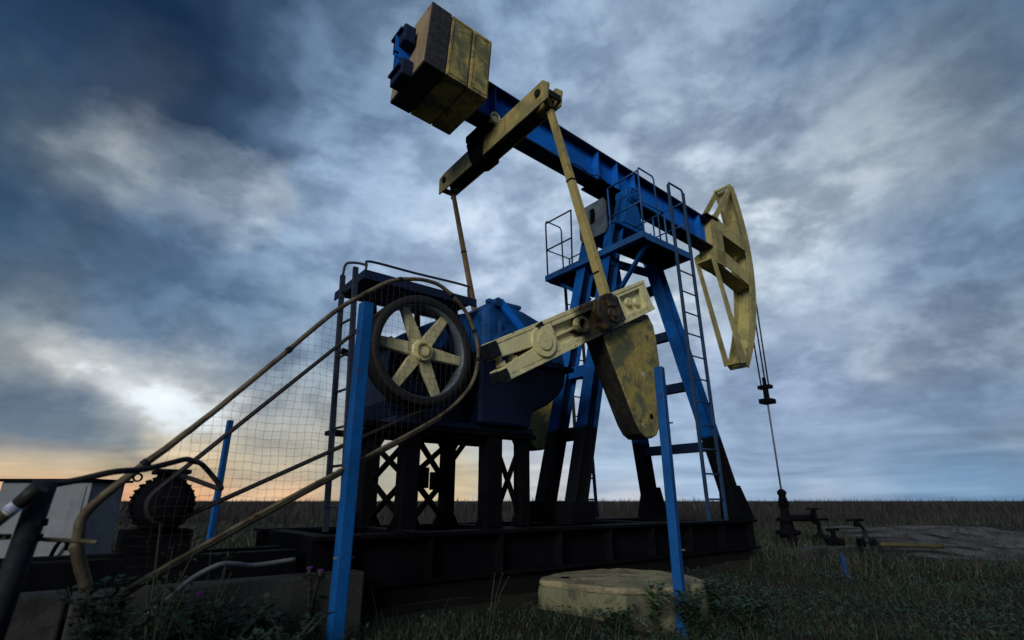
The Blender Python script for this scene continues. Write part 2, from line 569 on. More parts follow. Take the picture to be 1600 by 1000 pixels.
M['rail'] = weathered('dull_steel_rail', (0.022, 0.032, 0.055), (0.013, 0.02, 0.04), 0.6, 5, 0.3, spec=0.2)
M['cream'] = weathered('cream_yellow_paint', (0.66, 0.62, 0.34), (0.52, 0.47, 0.22), 0.5, 2.0, 0.45, grime=0.35, rough=(0.4, 0.65))
M['spoke'] = weathered('dirty_cream_spokes', (0.46, 0.43, 0.25), (0.26, 0.24, 0.14), 0.8, 4.0, 0.5, grime=0.7, edge=0.015)
M['ochre'] = weathered('ochre_paint_dirty', (0.37, 0.295, 0.11), (0.17, 0.17, 0.08), 0.9, 2.4, 0.5, grime=0.5, edge=0.015)
M['slab'] = weathered('ochre_iron_slab', (0.40, 0.33, 0.11), (0.085, 0.10, 0.058), 1.0, 3.4, 0.4, grime=0.8, rough=(0.6, 0.85), bump=0.5, edge=0.02, soft=0.03, chips=0.3)
M['slab_dark'] = weathered('sooty_iron_slab', (0.012, 0.012, 0.015), (0.034, 0.035, 0.04), 0.8, 16, 0.1, grime=0.4, rough=(0.7, 0.9), bump=1.0)
M['slab_tan'] = weathered('tan_slab_end', (0.30, 0.22, 0.13), (0.17, 0.14, 0.09), 0.6, 3, 0.3, grime=0.5)
M['weight'] = weathered('mottled_weight_paint', (0.34, 0.265, 0.075), (0.085, 0.105, 0.06), 1.0, 3.6, 0.5, grime=0.75, rough=(0.55, 0.8), bump=0.6, edge=0.03, soft=0.015, chips=0.9)
M['weight_rim'] = weathered('shaded_weight_rim', (0.014, 0.014, 0.014), (0.035, 0.033, 0.026), 0.7, 5, 0.3, grime=0.4, rough=(0.6, 0.85), spec=0.15, bump=0.6)  # shade on the weight's side faces, put into the colour
M['head'] = weathered('head_yellow_paint', (0.40, 0.35, 0.14), (0.20, 0.19, 0.09), 0.8, 1.8, 0.5, grime=0.6, edge=0.02, chips=0.2)
M['pit'] = weathered('pitman_yellow_paint', (0.40, 0.33, 0.12), (0.21, 0.18, 0.075), 0.8, 2.2, 0.6, grime=0.4)
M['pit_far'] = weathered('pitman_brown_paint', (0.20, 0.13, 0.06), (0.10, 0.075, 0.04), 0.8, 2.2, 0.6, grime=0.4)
M['guard'] = weathered('guard_faded_yellow', (0.125, 0.105, 0.066), (0.045, 0.034, 0.022), 0.9, 6.0, 0.8, grime=0.4, spec=0.2)
M['rubber'] = weathered('black_rubber', (0.005, 0.005, 0.006), (0.009, 0.009, 0.010), 0.4, 8, 0, grime=0.2, rough=(0.6, 0.85), streak=False)
M['wire'] = weathered('mesh_wire', (0.03, 0.032, 0.036), (0.05, 0.035, 0.02), 0.6, 9, 0.2, streak=False, bump=0)
M['cabinet'] = weathered('cabinet_grey_paint', (0.16, 0.18, 0.205), (0.11, 0.125, 0.145), 0.6, 2.0, 0.2, grime=0.5, bump=0.1)
M['concrete'] = weathered('stained_concrete', (0.04, 0.041, 0.040), (0.018, 0.019, 0.018), 0.8, 3.0, 0.1, grime=0.5, rough=(0.8, 0.95), bump=0.8, spec=0.2)
M['concrete_oil'] = weathered('oil_soaked_concrete', (0.006, 0.006, 0.007), (0.011, 0.011, 0.011), 0.6, 3.0, 0, grime=0.4, rough=(0.85, 0.95), bump=0.6, spec=0.08)
M['disc'] = weathered('yellow_lichened_casting', (0.26, 0.235, 0.145), (0.12, 0.115, 0.075), 0.9, 4.5, 0.6, rust_col=(0.02, 0.02, 0.016), grime=0.5, rough=(0.75, 0.9), bump=1.0, spec=0.2)
M['disc_side'] = weathered('dark_green_casting_side', (0.15, 0.15, 0.095), (0.055, 0.062, 0.045), 0.9, 5.0, 0.3, rust_col=(0.012, 0.012, 0.01), grime=0.6, rough=(0.8, 0.95), bump=1.0, spec=0.1)  # side darker and greener than the top
M['hose'] = weathered('pale_hose', (0.17, 0.18, 0.18), (0.08, 0.085, 0.09), 0.7, 10, 0, streak=False)
M['oilpipe'] = weathered('dark_pipe', (0.010, 0.012, 0.018), (0.022, 0.022, 0.026), 0.5, 6, 0.3, grime=0.4, rough=(0.6, 0.8), spec=0.12)
M['yellow'] = weathered('yellow_enamel', (0.055, 0.047, 0.016), (0.032, 0.029, 0.012), 0.6, 4, 0.3)
M['white'] = weathered('sticker_white', (0.45, 0.5, 0.58), (0.35, 0.4, 0.5), 0.5, 9, 0, streak=False, bump=0)
M['sticker_blue'] = weathered('sticker_blue', (0.03, 0.09, 0.3), (0.03, 0.07, 0.22), 0.5, 9, 0, streak=False, bump=0)


def leafmat(name, a, b, rough=0.6, scale=3.0):
    m = bpy.data.materials.new(name)
    m.use_nodes = True
    t = NT(m.node_tree)
    bs = m.node_tree.nodes['Principled BSDF']
    geo = m.node_tree.nodes.new('ShaderNodeNewGeometry')
    n = t.noise(geo.outputs['Position'], scale, 5, 0.6)
    f = t.math('ADD', t.math('MULTIPLY', t.mapr(n, 0.35, 0.65), 0.6), t.math('MULTIPLY', geo.outputs['Random Per Island'], 0.4))
    t.put(bs.inputs['Base Color'], t.mix(f, (*a, 1), (*b, 1)))
    bs.inputs['Roughness'].default_value = rough
    bs.inputs['Specular IOR Level'].default_value = 0.25
    return m


M['grass'] = leafmat('grass_green', (0.010, 0.020, 0.012), (0.028, 0.038, 0.022))
M['straw'] = leafmat('grass_straw', (0.035, 0.034, 0.026), (0.07, 0.064, 0.046))
M['leaf'] = leafmat('weed_leaf', (0.008, 0.024, 0.015), (0.026, 0.060, 0.040))
M['leaf_light'] = leafmat('weed_leaf_light', (0.05, 0.10, 0.045), (0.10, 0.16, 0.07))
M['reed'] = leafmat('reed_brown', (0.015, 0.0145, 0.015), (0.030, 0.0275, 0.026), scale=0.3)
M['stem'] = leafmat('weed_stem', (0.02, 0.028, 0.016), (0.04, 0.045, 0.025))
M['thistle'] = leafmat('thistle_purple', (0.16, 0.03, 0.22), (0.24, 0.06, 0.30))

# ================================================================== SETTING
def rise(x, y):
    """the pad the machine stands on lies a little higher than the grass in front"""
    v = (x - PX) * VX.x + (y - PY) * VX.y
    k = min(1.0, max(0.0, (1.05 - v) / 0.35))
    j = min(1.0, max(0.0, (2.0 - v) / 0.4))
    return 0.11 * k * k * (3 - 2 * k) + 0.09 * j * j * (3 - 2 * j)


def ground_h(x, y):
    return rise(x, y) + 0.03 * math.sin(x * 0.9 + 1.3) * math.cos(y * 0.7) + 0.02 * math.sin(x * 2.3 + y * 1.9)


def make_ground():
    m = bpy.data.materials.new('dark_soil_and_turf')
    m.use_nodes = True
    t = NT(m.node_tree)
    bs = m.node_tree.nodes['Principled BSDF']
    pos = m.node_tree.nodes.new('ShaderNodeNewGeometry').outputs['Position']
    a = t.noise(pos, 0.5, 8, 0.65)
    b = t.noise(pos, 9.0, 8, 0.7)
    c = t.mix(t.mapr(a, 0.4, 0.62), (0.014, 0.016, 0.012, 1), (0.026, 0.023, 0.018, 1))
    c = t.mix(t.mapr(b, 0.35, 0.7, 0.0, 0.6), c, (0.012, 0.014, 0.010, 1))
    t.put(bs.inputs['Base Color'], c)
    bs.inputs['Roughness'].default_value = 0.95
    bs.inputs['Specular IOR Level'].default_value = 0.1
    bn = m.node_tree.nodes.new('ShaderNodeBump')
    bn.inputs['Strength'].default_value = 0.8
    bn.inputs['Distance'].default_value = 0.05
    t.put(bn.inputs['Height'], b)
    t.put(bs.inputs['Normal'], bn.outputs[0])
    bm = bmesh.new()
    xs = [-3000, -800, -200, -80, -40] + [-25 + i * 0.25 for i in range(201)] + [40, 80, 200, 800, 3000]
    ys = [-3000, -600, -100, -20, -6] + [-2 + i * 0.25 for i in range(129)] + [40, 60, 100, 200, 600, 1500, 3500]
    grid = [[bm.verts.new((x, y, ground_h(x, y) if abs(x) < 26 and -3 < y < 31 else rise(x, y))) for x in xs] for y in ys]
    for j in range(len(ys) - 1):
        for i in range(len(xs) - 1):
            f = bm.faces.new((grid[j][i], grid[j][i + 1], grid[j + 1][i + 1], grid[j + 1][i]))
            f.smooth = True
    me = bpy.data.meshes.new('ground')
    bm.to_mesh(me)
    bm.free()
    me.materials.append(m)
    o = bpy.data.objects.new('ground', me)
    COL.objects.link(o)
    tag(o, kind='structure')


make_ground()


def make_track():
    """bare rutted soil track on the right, beyond the valves"""
    m = weathered('rutted_pale_soil', (0.085, 0.084, 0.085), (0.03, 0.03, 0.031), 0.9, 1.6, 0, grime=0.3, rough=(0.9, 1.0), bump=1.0, streak=False, spec=0.1)
    bm = bmesh.new()
    nx, ny = 90, 70
    g = []
    for j in range(ny + 1):
        row = []
        for i in range(nx + 1):
            s, q = i / nx, j / ny
            y = 8.0 + q * 8.2 + 0.25 * math.sin(s * 9 + 1) + 0.12 * math.sin(s * 31) + s * 0.3
            x = 4.9 + q * 3.3 + s * 22 + 0.35 * math.sin(q * 11)
            ruts = 0.07 * math.sin(y * 6.3 + 0.25 * x + 0.6 * math.sin(x * 0.8)) + 0.03 * math.sin(y * 13.0 - x * 0.4)
            edge = min(1, 5 * min(q, 1 - q, s * 1.4))
            row.append(bm.verts.new((x, y, (ground_h(x, y) if x < 26 else rise(x, y)) + (-0.03 + 0.05 * edge + ruts * edge))))
        g.append(row)
    for j in range(ny):
        for i in range(nx):
            f = bm.faces.new((g[j][i], g[j][i + 1], g[j + 1][i + 1], g[j + 1][i]))
            f.smooth = True
    me = bpy.data.meshes.new('soil_track')
    bm.to_mesh(me)
    bm.free()
    me.materials.append(m)
    o = bpy.data.objects.new('soil_track', me)
    COL.objects.link(o)
    tag(o, kind='structure')


make_track()

# foundation under the skid
fnd = thing('concrete_foundation', 'oil blackened concrete foundation under the pumpjack skid', 'foundation')
MB().box(P(-6.9, 0.80, -0.1), P(1.35, -1.0, 0.30)).build('foundation_block', M['concrete_oil'], fnd, 0.02)
MB().box(P(-3.9, 0.90, -0.1), P(-2.9, 0.803, 0.16)).build('footing_step', M['concrete_oil'], fnd, 0.02)
pl_ = thing('concrete_plinth', 'weathered grey concrete plinth edge in front of the motor', 'plinth', (-5.6, 1.0, 0))
b = MB()
for i, (u0, u1) in enumerate(((-7.4, -5.72), (-5.705, -4.12))):
    MB().box(P(u0, 1.02, -0.1), P(u1, 0.83, 0.455 - 0.012 * i)).build('plinth_block', M['concrete'], pl_, 0.015)
b.bm.free()

# ================================================================== PUMPJACK
pj = thing('oil_pumpjack', 'blue and yellow beam pumpjack standing on a black skid', 'pumpjack')

# --- skid
for v in (0.72, -0.72):
    b = MB()
    b.box(P(-4.42, v - 0.13, 0.634), P(1.52, v + 0.13, 0.664))
    b.box(P(-4.42, v - 0.13, 0.303), P(1.52, v + 0.13, 0.333))
    b.box(P(-4.415, v - 0.012, 0.333), P(1.515, v + 0.012, 0.634))
    for k in range(9):
        u = -4.2 + k * 0.7
        b.box(P(u, v - 0.12, 0.333), P(u + 0.015, v - 0.012, 0.634))
        b.box(P(u, v + 0.012, 0.333), P(u + 0.015, v + 0.12, 0.634))
    b.build('skid_beam', M['black'], pj, 0.004)
for u in (-4.35, -3.5, -2.4, -1.4, -0.2, 1.0):
    MB().box(P(u, 0.585, 0.36), P(u + 0.16, -0.585, 0.655)).build('skid_crossbeam', M['black'], pj, 0.004)
# motor end of the skid: two low rails running out to the left
for v in (0.46, 0.08):
    MB().box(P(-7.2, v - 0.07, 0.303), P(-4.43, v + 0.07, 0.565)).build('motor_rail', M['black'], pj, 0.006)

# --- Samson post
def channel(b, p, q, w=0.18, h=0.20):
    """rolled H section with its open sides facing across the machine"""
    t = (q - p).normalized()
    a = Vector((1, 0, 0))
    a = (a - t * a.dot(t)).normalized()          # along the beam
    for sgn in (-1, 1):
        o_ = a * (sgn * (h / 2 - 0.009))
        b.bar(p + o_, q + o_, w, 0.018, up=a)


def leg_front(s):
    b = MB()
    channel(b, P(1.29, s * 0.70, 0.69), P(0.24, s * 0.345, 4.74))
    return b


def leg_rear(s):
    b = MB()
    channel(b, P(-1.36, s * 0.26, 0.69), P(-0.28, s * 0.24, 4.74))
    return b


for s in (1, -1):
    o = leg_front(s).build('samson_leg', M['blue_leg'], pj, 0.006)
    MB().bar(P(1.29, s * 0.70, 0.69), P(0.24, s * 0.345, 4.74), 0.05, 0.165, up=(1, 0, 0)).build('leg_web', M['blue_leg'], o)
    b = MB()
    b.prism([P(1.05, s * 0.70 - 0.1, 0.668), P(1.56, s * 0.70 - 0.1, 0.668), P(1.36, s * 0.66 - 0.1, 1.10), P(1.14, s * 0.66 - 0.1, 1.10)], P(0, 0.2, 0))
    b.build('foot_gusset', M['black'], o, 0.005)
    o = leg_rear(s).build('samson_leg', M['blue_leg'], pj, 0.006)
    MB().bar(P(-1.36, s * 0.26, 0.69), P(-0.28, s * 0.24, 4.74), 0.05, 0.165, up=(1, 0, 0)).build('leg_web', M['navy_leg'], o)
    b = MB()
    b.box(P(-1.53, s * 0.27 - 0.13, 0.668), P(-1.15, s * 0.27 + 0.13, 0.90))
    b.build('foot_box', M['black'], o, 0.01)
def front_at(z):
    k = (z - 0.69) / (4.74 - 0.69)
    return 1.29 + k * (0.24 - 1.29), 0.70 + k * (0.345 - 0.70)
def rear_at(z):
    k = (z - 0.69) / (4.74 - 0.69)
    return -1.36 + k * (-0.28 + 1.36), 0.26 - 0.02 * k
for z in (1.62, 2.46, 3.2, 3.9):
    u, w = front_at(z)
    MB().bar(P(u, w - 0.08, z), P(u, -w + 0.08, z), 0.11, 0.13).build('crosspiece', M['navy'], pj, 0.004)
for z in (1.68, 2.50, 3.45):
    u, w = rear_at(z)
    MB().bar(P(u, w - 0.08, z), P(u, -w + 0.08, z), 0.12, 0.15).build('crosspiece', M['blue_leg'], pj, 0.004)
# side struts tying front and rear legs high up
for s in (1, -1):
    MB().bar(P(-0.45, s * 0.25, 4.12), P(0.40, s * 0.36, 4.12), 0.08, 0.10).build('tie_bar', M['blue'], pj, 0.004)
# --- saddle on top of the post
b = MB().box(P(-0.40, 0.36, 4.735), P(0.38, -0.36, 4.80))
b.build('top_plate', M['blue'], pj, 0.006)
# rear plate with an oval opening
def oval_plate(u0, u1, v0, v1, z0, z1, hv, hz, cz, mat, name):
    bm = bmesh.new()
    n = 28
    cv = (v0 + v1) / 2
    outer, inner = [], []
    for i in range(n):
        a = 2 * math.pi * i / n
        ca, sa = math.cos(a), math.sin(a)
        k = 1 / max(abs(ca) / ((v1 - v0) / 2), abs(sa) / ((z1 - z0) / 2))
        outer.append((cv + ca * k, (z0 + z1) / 2 + sa * k))
        e = 0.6
        inner.append((cv + hv * math.copysign(abs(ca) ** e, ca), cz + hz * math.copysign(abs(sa) ** e, sa)))
    rows = []
    for uu in (u0, u1):
        rows.append(([bm.verts.new(P(uu, *p)) for p in outer], [bm.verts.new(P(uu, *p)) for p in inner]))
    for i in range(n):
        j = (i + 1) % n
        for r in rows:
            bm.faces.new((r[0][i], r[0][j], r[1][j], r[1][i]))
        bm.faces.new((rows[0][0][i], rows[1][0][i], rows[1][0][j], rows[0][0][j]))
        bm.faces.new((rows[0][1][i], rows[1][1][i], rows[1][1][j], rows[0][1][j]))
    x = MB()
    x.bm.free()
    x.bm = bm
    return x.build(name, mat, pj)


oval_plate(-0.46, -0.43, -0.30, 0.24, 4.62, 5.20, 0.065, 0.13, 4.98, M['grey'], 'saddle_end_plate')
b = MB().box(P(-0.43, 0.20, 4.80), P(-0.10, -0.26, 5.16))
b.build('saddle_housing', M['black'], pj, 0.01)
MB().prism([P(-0.28, 0.20, 4.80), P(0.30, 0.20, 4.80), P(0.14, 0.20, 5.30), P(-0.14, 0.20, 5.30)], P(0, 0.05, 0)).build('saddle_web', M['blue'], pj, 0.005)
MB().prism([P(-0.28, -0.25, 4.80), P(0.30, -0.25, 4.80), P(0.14, -0.25, 5.30), P(-0.14, -0.25, 5.30)], P(0, 0.05, 0)).build('saddle_web', M['blue'], pj, 0.005)
for s in (1, -1):
    b = MB()
    b.cyl(P(0.01, s * 0.16, 5.33), P(0.01, s * 0.40, 5.33), 0.135, seg=28)
    b.cyl(P(0.01, s * 0.40, 5.33), P(0.01, s * 0.43, 5.33), 0.105, seg=28)
    o = b.build('saddle_bearing', M['blue'], pj, 0.008)
    b = MB()
    b.prism([P(-0.22, s * 0.27, 4.805), P(0.26, s * 0.27, 4.805), P(0.13, s * 0.27, 5.25), P(-0.11, s * 0.27, 5.25)], P(0, s * 0.10, 0))
    b.build('bearing_pedestal', M['blue'], o, 0.006)
    for k in range(6):
        a = k * math.pi / 3
        MB().cyl(P(0.01 + 0.08 * math.cos(a), s * 0.43, 5.33 + 0.08 * math.sin(a)), P(0.01 + 0.08 * math.cos(a), s * 0.445, 5.33 + 0.08 * math.sin(a)), 0.012, seg=6).build('bearing_bolt', M['black'], o)
b = MB()
b.cyl(P(-0.40, -0.34, 5.22), P(-0.40, -0.16, 5.22), 0.014, seg=8)
b.cyl(P(-0.40, -0.30, 5.20), P(-0.40, -0.30, 5.27), 0.022, seg=8)
b.build('grease_fitting', M['black'], pj)

# --- walking beam (H section, falling three degrees to the head)
TB = math.tan(R(3))
def zb(u):
    return 5.565 - (u + 1.1) * TB
BH, BW = 0.585, 0.135
def beam_bar(u0, u1, z0, z1, v0, v1, b):
    b.prism([P(u0, v0, zb(u0) + z0), P(u1, v0, zb(u1) + z0), P(u1, v0, zb(u1) + z1), P(u0, v0, zb(u0) + z1)], P(0, v1 - v0, 0))
b = MB()
beam_bar(-3.825, 2.635, 0.032, BH - 0.032, -0.011, 0.011, b)
wb = b.build('walking_beam', M['blue_beam'], pj)
for z0, z1 in ((0, 0.032), (BH - 0.032, BH)):
    b = MB()
    beam_bar(-3.83, 2.64, z0, z1, -BW, BW, b)
    b.build('beam_flange', M['navy'], wb, 0.004)
for u in (-2.42, -2.0, -0.42, 0.02, 0.45, 2.30):
    for s in (1, -1):
        b = MB()
        beam_bar(u, u + 0.018, 0.032, BH - 0.032, s * 0.011, s * 0.128, b)
        b.build('stiffener', M['blue_beam'], wb)
b = MB()
beam_bar(-0.50, 0.50, -0.03, -0.002, -0.19, 0.19, b)
b.build('saddle_plate', M['black'], wb, 0.004)
b = MB()
beam_bar(-2.4, 2.3, BH - 0.105, BH - 0.09, 0.011, 0.02, b)
b.build('web_strap', M['blue_beam'], wb)
b = MB()
b.tube(smooth_path([P(-1.05, 0.10, zb(-1) + 0.05), P(-0.85, 0.12, zb(-.9) + 0.07), P(-0.6, 0.11, zb(-.6) + 0.05), P(-0.45, 0.13, zb(-.4) + 0.09), P(-0.2, 0.12, zb(-.2) + 0.05)], 6), 0.008, 6)
b.build('grease_line', M['black'], wb)

# --- tail weights: three cast slabs clamped round the beam
slabs = ((-3.625, -3.345, 'slab_dark', 'soot black rear slab with tan end face'), (-3.335, -3.03, 'slab', None), (-3.02, -2.735, 'slab', None))
def tail_pt(u, v, z):
    c = Vector(P(-3.18, 0, 5.95))
    p = P(u, v, z) - c
    return c + Matrix.Rotation(R(3.6), 3, 'Y') @ p
for i, (u0, u1, mt, lb) in enumerate(slabs):
    b = MB()
    e = 0.004 * (i % 2)
    for v0, v1 in ((0.43, -0.445),):
        vsx = [tail_pt(u, v, z) for z in (5.615 + e, 6.57 - e) for (u, v) in ((u0, v0), (u1, v0), (u1, v1), (u0, v1))]
        vv = [b.bm.verts.new(p) for p in vsx]
        for f in ((0, 3, 2, 1), (4, 5, 6, 7), (0, 1, 5, 4), (1, 2, 6, 5), (2, 3, 7, 6), (3, 0, 4, 7)):
            b.bm.faces.new([vv[k] for k in f])
    o = b.build('beam_weight', M[mt], pj, 0.012, label=lb)
    if i:
        b = MB()
        for k in range(4):
            (ua, za), (ub, zb_) = [((u0 + .03, 5.66), (u1 - .03, 5.66)), ((u1 - .03, 5.66), (u1 - .03, 6.52)), ((u1 - .03, 6.52), (u0 + .03, 6.52)), ((u0 + .03, 6.52), (u0 + .03, 5.66))][k]
            b.bar(tail_pt(ua, 0.431, za), tail_pt(ub, 0.431, zb_), 0.012, 0.008)
        b.build('cast_border', M['slab'], o)
    else:
        b = MB()
        vv = [b.bm.verts.new(p) for p in [tail_pt(u, v, z) for z in (5.635, 6.55) for (u, v) in ((u0 - 0.006, 0.415), (u0 + .02, 0.415), (u0 + .02, -0.43), (u0 - 0.006, -0.43))]]
        for f in ((0, 3, 2, 1), (4, 5, 6, 7), (0, 1, 5, 4), (1, 2, 6, 5), (2, 3, 7, 6), (3, 0, 4, 7)):
            b.bm.faces.new([vv[k] for k in f])
        b.build('end_face', M['slab_tan'], o, 0.006)
# end clamp plates on the beam stub
for z0, z1 in ((-0.10, 0.14), (0.40, 0.66)):
    b = MB()
    b.box(P(-3.79, 0.16, zb(-3.7) + z0), P(-3.636, -0.16, zb(-3.7) + z1))
    b.build('clamp_block', M['navy'], pj, 0.02)
b = MB().cyl(P(-3.86, 0.05, zb(-3.9) + .25), P(-3.80, 0.05, zb(-3.9) + .25), 0.012, seg=8)
b.build('clamp_bolt', M['black'], pj)

# --- equalizer, hanging under the beam tail, its near end a little higher
def eqz(v):
    return 5.37 + 0.045 * v
EQU = -2.33
for du in (-0.115, 0.095):
    b = MB()
    b.prism([P(EQU + du, 1.17, eqz(1.17) - 0.15), P(EQU + du, 1.20, eqz(1.2) + 0.05), P(EQU + du, 1.10, eqz(1.1) + 0.16), P(EQU + du, -1.10, eqz(-1.1) + 0.15), P(EQU + du, -1.22, eqz(-1.2) + 0.12), P(EQU + du, -1.22, eqz(-1.2) - 0.14)], P(0.022, 0, 0))
    o = b.build('equalizer_plate', M['ochre'], pj, 0.003)
    for v in (1.02, -1.06):
        b = MB().cyl(P(EQU + du - 0.03, v, eqz(v) + 0.02), P(EQU + du + 0.05, v, eqz(v) + 0.02), 0.045, seg=18)
        b.build('pin_boss', M['oilpipe'], o, 0.004)
b = MB()
b.prism([P(EQU - 0.093, 0.86, eqz(.86) - 0.148), P(EQU - 0.093, -0.92, eqz(-.92) - 0.138), P(EQU - 0.093, -0.92, eqz(-.92) - 0.12), P(EQU - 0.093, 0.86, eqz(.86) - 0.128)], P(0.188, 0, 0))
b.prism([P(EQU - 0.093, 0.86, eqz(.86) + 0.128), P(EQU - 0.093, -0.92, eqz(-.92) + 0.12), P(EQU - 0.093, -0.92, eqz(-.92) + 0.138), P(EQU - 0.093, 0.86, eqz(.86) + 0.148)], P(0.188, 0, 0))
b.build('equalizer_web', M['oilpipe'], pj)
for v, mt in ((1.17, 'oilpipe'), (-1.19, 'pit_far')):
    MB().box(P(EQU - 0.092, v - 0.01, eqz(v) - 0.10), P(EQU + 0.094, v + 0.015, eqz(v) - 0.02)).build('end_spacer', M[mt], pj)
# hanger block
b = MB()
b.prism([P(-2.52, -0.09, 5.60), P(-2.15, -0.09, 5.60), P(-2.17, -0.09, 5.21), P(-2.24, -0.09, 5.17), P(-2.44, -0.09, 5.17), P(-2.50, -0.09, 5.25), P(-2.56, -0.09, 5.45)], P(0, -0.25, 0))
b.build('equalizer_hanger', M['black'], pj, 0.02)
MB().box(P(-2.56, 0.10, 5.50), P(-2.14, -0.36, zb(-2.1) - 0.003)).build('hanger_head', M['black'], pj, 0.02)
MB().cyl(P(-2.36, 0.10, 5.62), P(-2.36, -0.19, 5.62), 0.11, seg=24).build('hanger_bearing', M['black'], pj, 0.01)
b = MB().ring(P(-2.465, 0.20, 5.615), (0, 1, 0), 0.078, 0.052, 0.03, 28)
o = b.build('bearing_cap_ring', M['cream'], pj, 0.003)
b = MB().cyl(P(-2.465, 0.10, 5.615), P(-2.465, 0.20, 5.615), 0.034, seg=18)
b.build('cap_boss', M['cream'], o, 0.003)
MB().bar(P(-2.46, 0.19, 5.54), P(-2.40, 0.19, 5.44), 0.012, 0.03).build('cap_lug', M['ochre'], o)

# --- cranks, weights, pitmans (near and far side)
TH = R(27.8)
CT, CN = Vector((math.cos(TH), math.sin(TH))), Vector((-math.sin(TH), math.cos(TH)))
HUB = Vector((-2.53, 2.355))
def C(t, n, v):
    q = HUB + CT * t + CN * n
    return P(q.x, v, q.y)
M['crank'] = weathered('cream_paint_crank', (0.70, 0.66, 0.37), (0.58, 0.53, 0.26), 0.5, 2.0, 0.5, grime=0.25, rough=(0.4, 0.62), edge=0.02, oil=(C(0.84, -0.05, 1.12), 0.22, 0.46))

def make_crank(s):
    v_in, v_web, v_out = s * 0.95, s * 1.055, s * 1.12
    b = MB()
    # back web with split clamp at the hub end
    b.prism([C(-0.60, 0.19, v_in), C(1.97, 0.19, v_in), C(1.97, -0.19, v_in), C(-0.62, -0.19, v_in), C(-0.62, -0.07, v_in), C(-0.10, -0.01, v_in), C(-0.60, 0.03, v_in)], P(0, v_web - v_in, 0))
    cr = b.build('crank', M['crank'], pj, 0.006)
    # raised rim flanges
    for n0, n1, t0, t1 in ((0.15, 0.192, -0.601, 1.972), (-0.192, -0.15, -0.621, 1.972)):
        b = MB()
        b.prism([C(t0, n0, v_web - s * .001), C(t1, n0, v_web - s * .001), C(t1, n1, v_web - s * .001), C(t0, n1, v_web - s * .001)], P(0, v_out - v_web, 0))
        b.build('flange', M['crank'], cr, 0.005)
    b = MB()
    # flush faces: hub quarter, between the pockets, end bar
    def face(pts, d=-0.004):
        b.prism([C(t, n, v_web - s * .001) for t, n in pts], P(0, v_out - v_web + s * d, 0))
    face([(-0.60, 0.15), (0.20, 0.15), (0.20, -0.15), (-0.62, -0.15), (-0.62, -0.07), (-0.10, -0.01), (-0.60, 0.03)])
    face([(0.60, 0.10), (0.86, 0.10), (0.86, 0.15), (0.20, 0.15), (0.20, 0.10)])
    face([(0.20, -0.15), (1.05, -0.15), (1.05, -0.115), (0.20, -0.095)])
    face([(0.20, 0.015), (0.62, 0.015), (0.62, -0.015), (0.20, -0.015)], -0.02)
    face([(0.86, 0.15), (1.40, 0.15), (1.40, -0.15), (1.05, -0.15), (0.86, -0.10)])
    face([(1.84, 0.15), (1.97, 0.15), (1.97, -0.15), (1.84, -0.15)])
    face([(1.40, 0.15), (1.40, 0.11), (1.84, 0.11), (1.84, 0.15)], -0.006)
    face([(1.40, -0.11), (1.40, -0.15), (1.84, -0.15), (1.84, -0.11)], -0.006)
    b.build('web_face', M['crank'], cr, 0.008)
    b = MB().cyl(C(0, 0, v_out - s * .006), C(0, 0, v_out + s * 0.022), 0.155, seg=40)
    b.build('hub_disc', M['crank'], cr, 0.006)
    b = MB().cyl(C(0, 0, v_out + s * .02), C(0, 0, v_out + s * 0.034), 0.09, seg=32)
    b.cyl(C(0, 0, v_out + s * .03), C(0, 0, v_out + s * 0.037), 0.012, seg=10)
    b.build('shaft_end', M['crank'], cr, 0.004)
    MB().bar(C(-0.03, 0.145, v_out + s * .012), C(0.07, 0.165, v_out + s * .012), 0.05, 0.02, up=(0, 1, 0)).build('key_block', M['oilpipe'], cr, 0.004)
    # spare pin hole boss between the pockets
    b = MB().ring(C(0.60, 0.0, v_out + s * 0.0), (0, 1, 0), 0.088, 0.056, 0.075, 32)
    b.build('pin_hole_boss', M['crank'], cr, 0.005)
    # clamp bolts at the split end
    for t in (-0.52, -0.36):
        b = MB()
        b.cyl(C(t, 0.06, s * 1.02), C(t, -0.09, s * 1.02), 0.03, seg=12)
        b.cyl(C(t, -0.015, s * 1.03), C(t, -0.055, s * 1.03), 0.052, seg=6)
        b.build('clamp_bolt', M['cream'], cr, 0.003)
    for n0, n1 in ((0.045, 0.185), (-0.185, -0.08)):
        b = MB()
        b.box((0, 0, 0), (0, 0, 0)) if False else None
        b.prism([C(-0.66, n0, s * 0.97), C(-0.55, n0, s * 0.97), C(-0.55, n1, s * 0.97), C(-0.66, n1, s * 0.97)], P(0, s * 0.165, 0))
        b.build('clamp_lug', M['oilpipe'], cr, 0.012)
    for t, n in ((1.56, 0.02), (1.72, -0.02)):
        b = MB().cyl(C(t, n, v_web - s * .002), C(t, n, v_out - s * 0.015), 0.05, seg=14)
        b.build('rack_lug', M['crank'], cr, 0.006)
    # crank pin bearing (black with grease)
    b = MB()
    b.prism([C(0.84, -0.15, v_out - s * .01), C(1.24, -0.15, v_out - s * .01), C(1.25, 0.13, v_out - s * .01), C(1.12, 0.215, v_out - s * .01), C(0.93, 0.19, v_out - s * .01), C(0.83, 0.06, v_out - s * .01)], P(0, s * 0.10, 0))
    pb = b.build('pin_bearing', M['pinbox'], cr, 0.018)
    b = MB().cyl(C(1.06, -0.03, v_out + s * .085), C(1.06, -0.03, v_out + s * .11), 0.10, seg=28)
    b.cyl(C(1.06, -0.03, v_out + s * .105), C(1.06, -0.03, v_out + s * .125), 0.05, seg=6)
    b.build('bearing_cover', M['pinbox'], pb, 0.006)
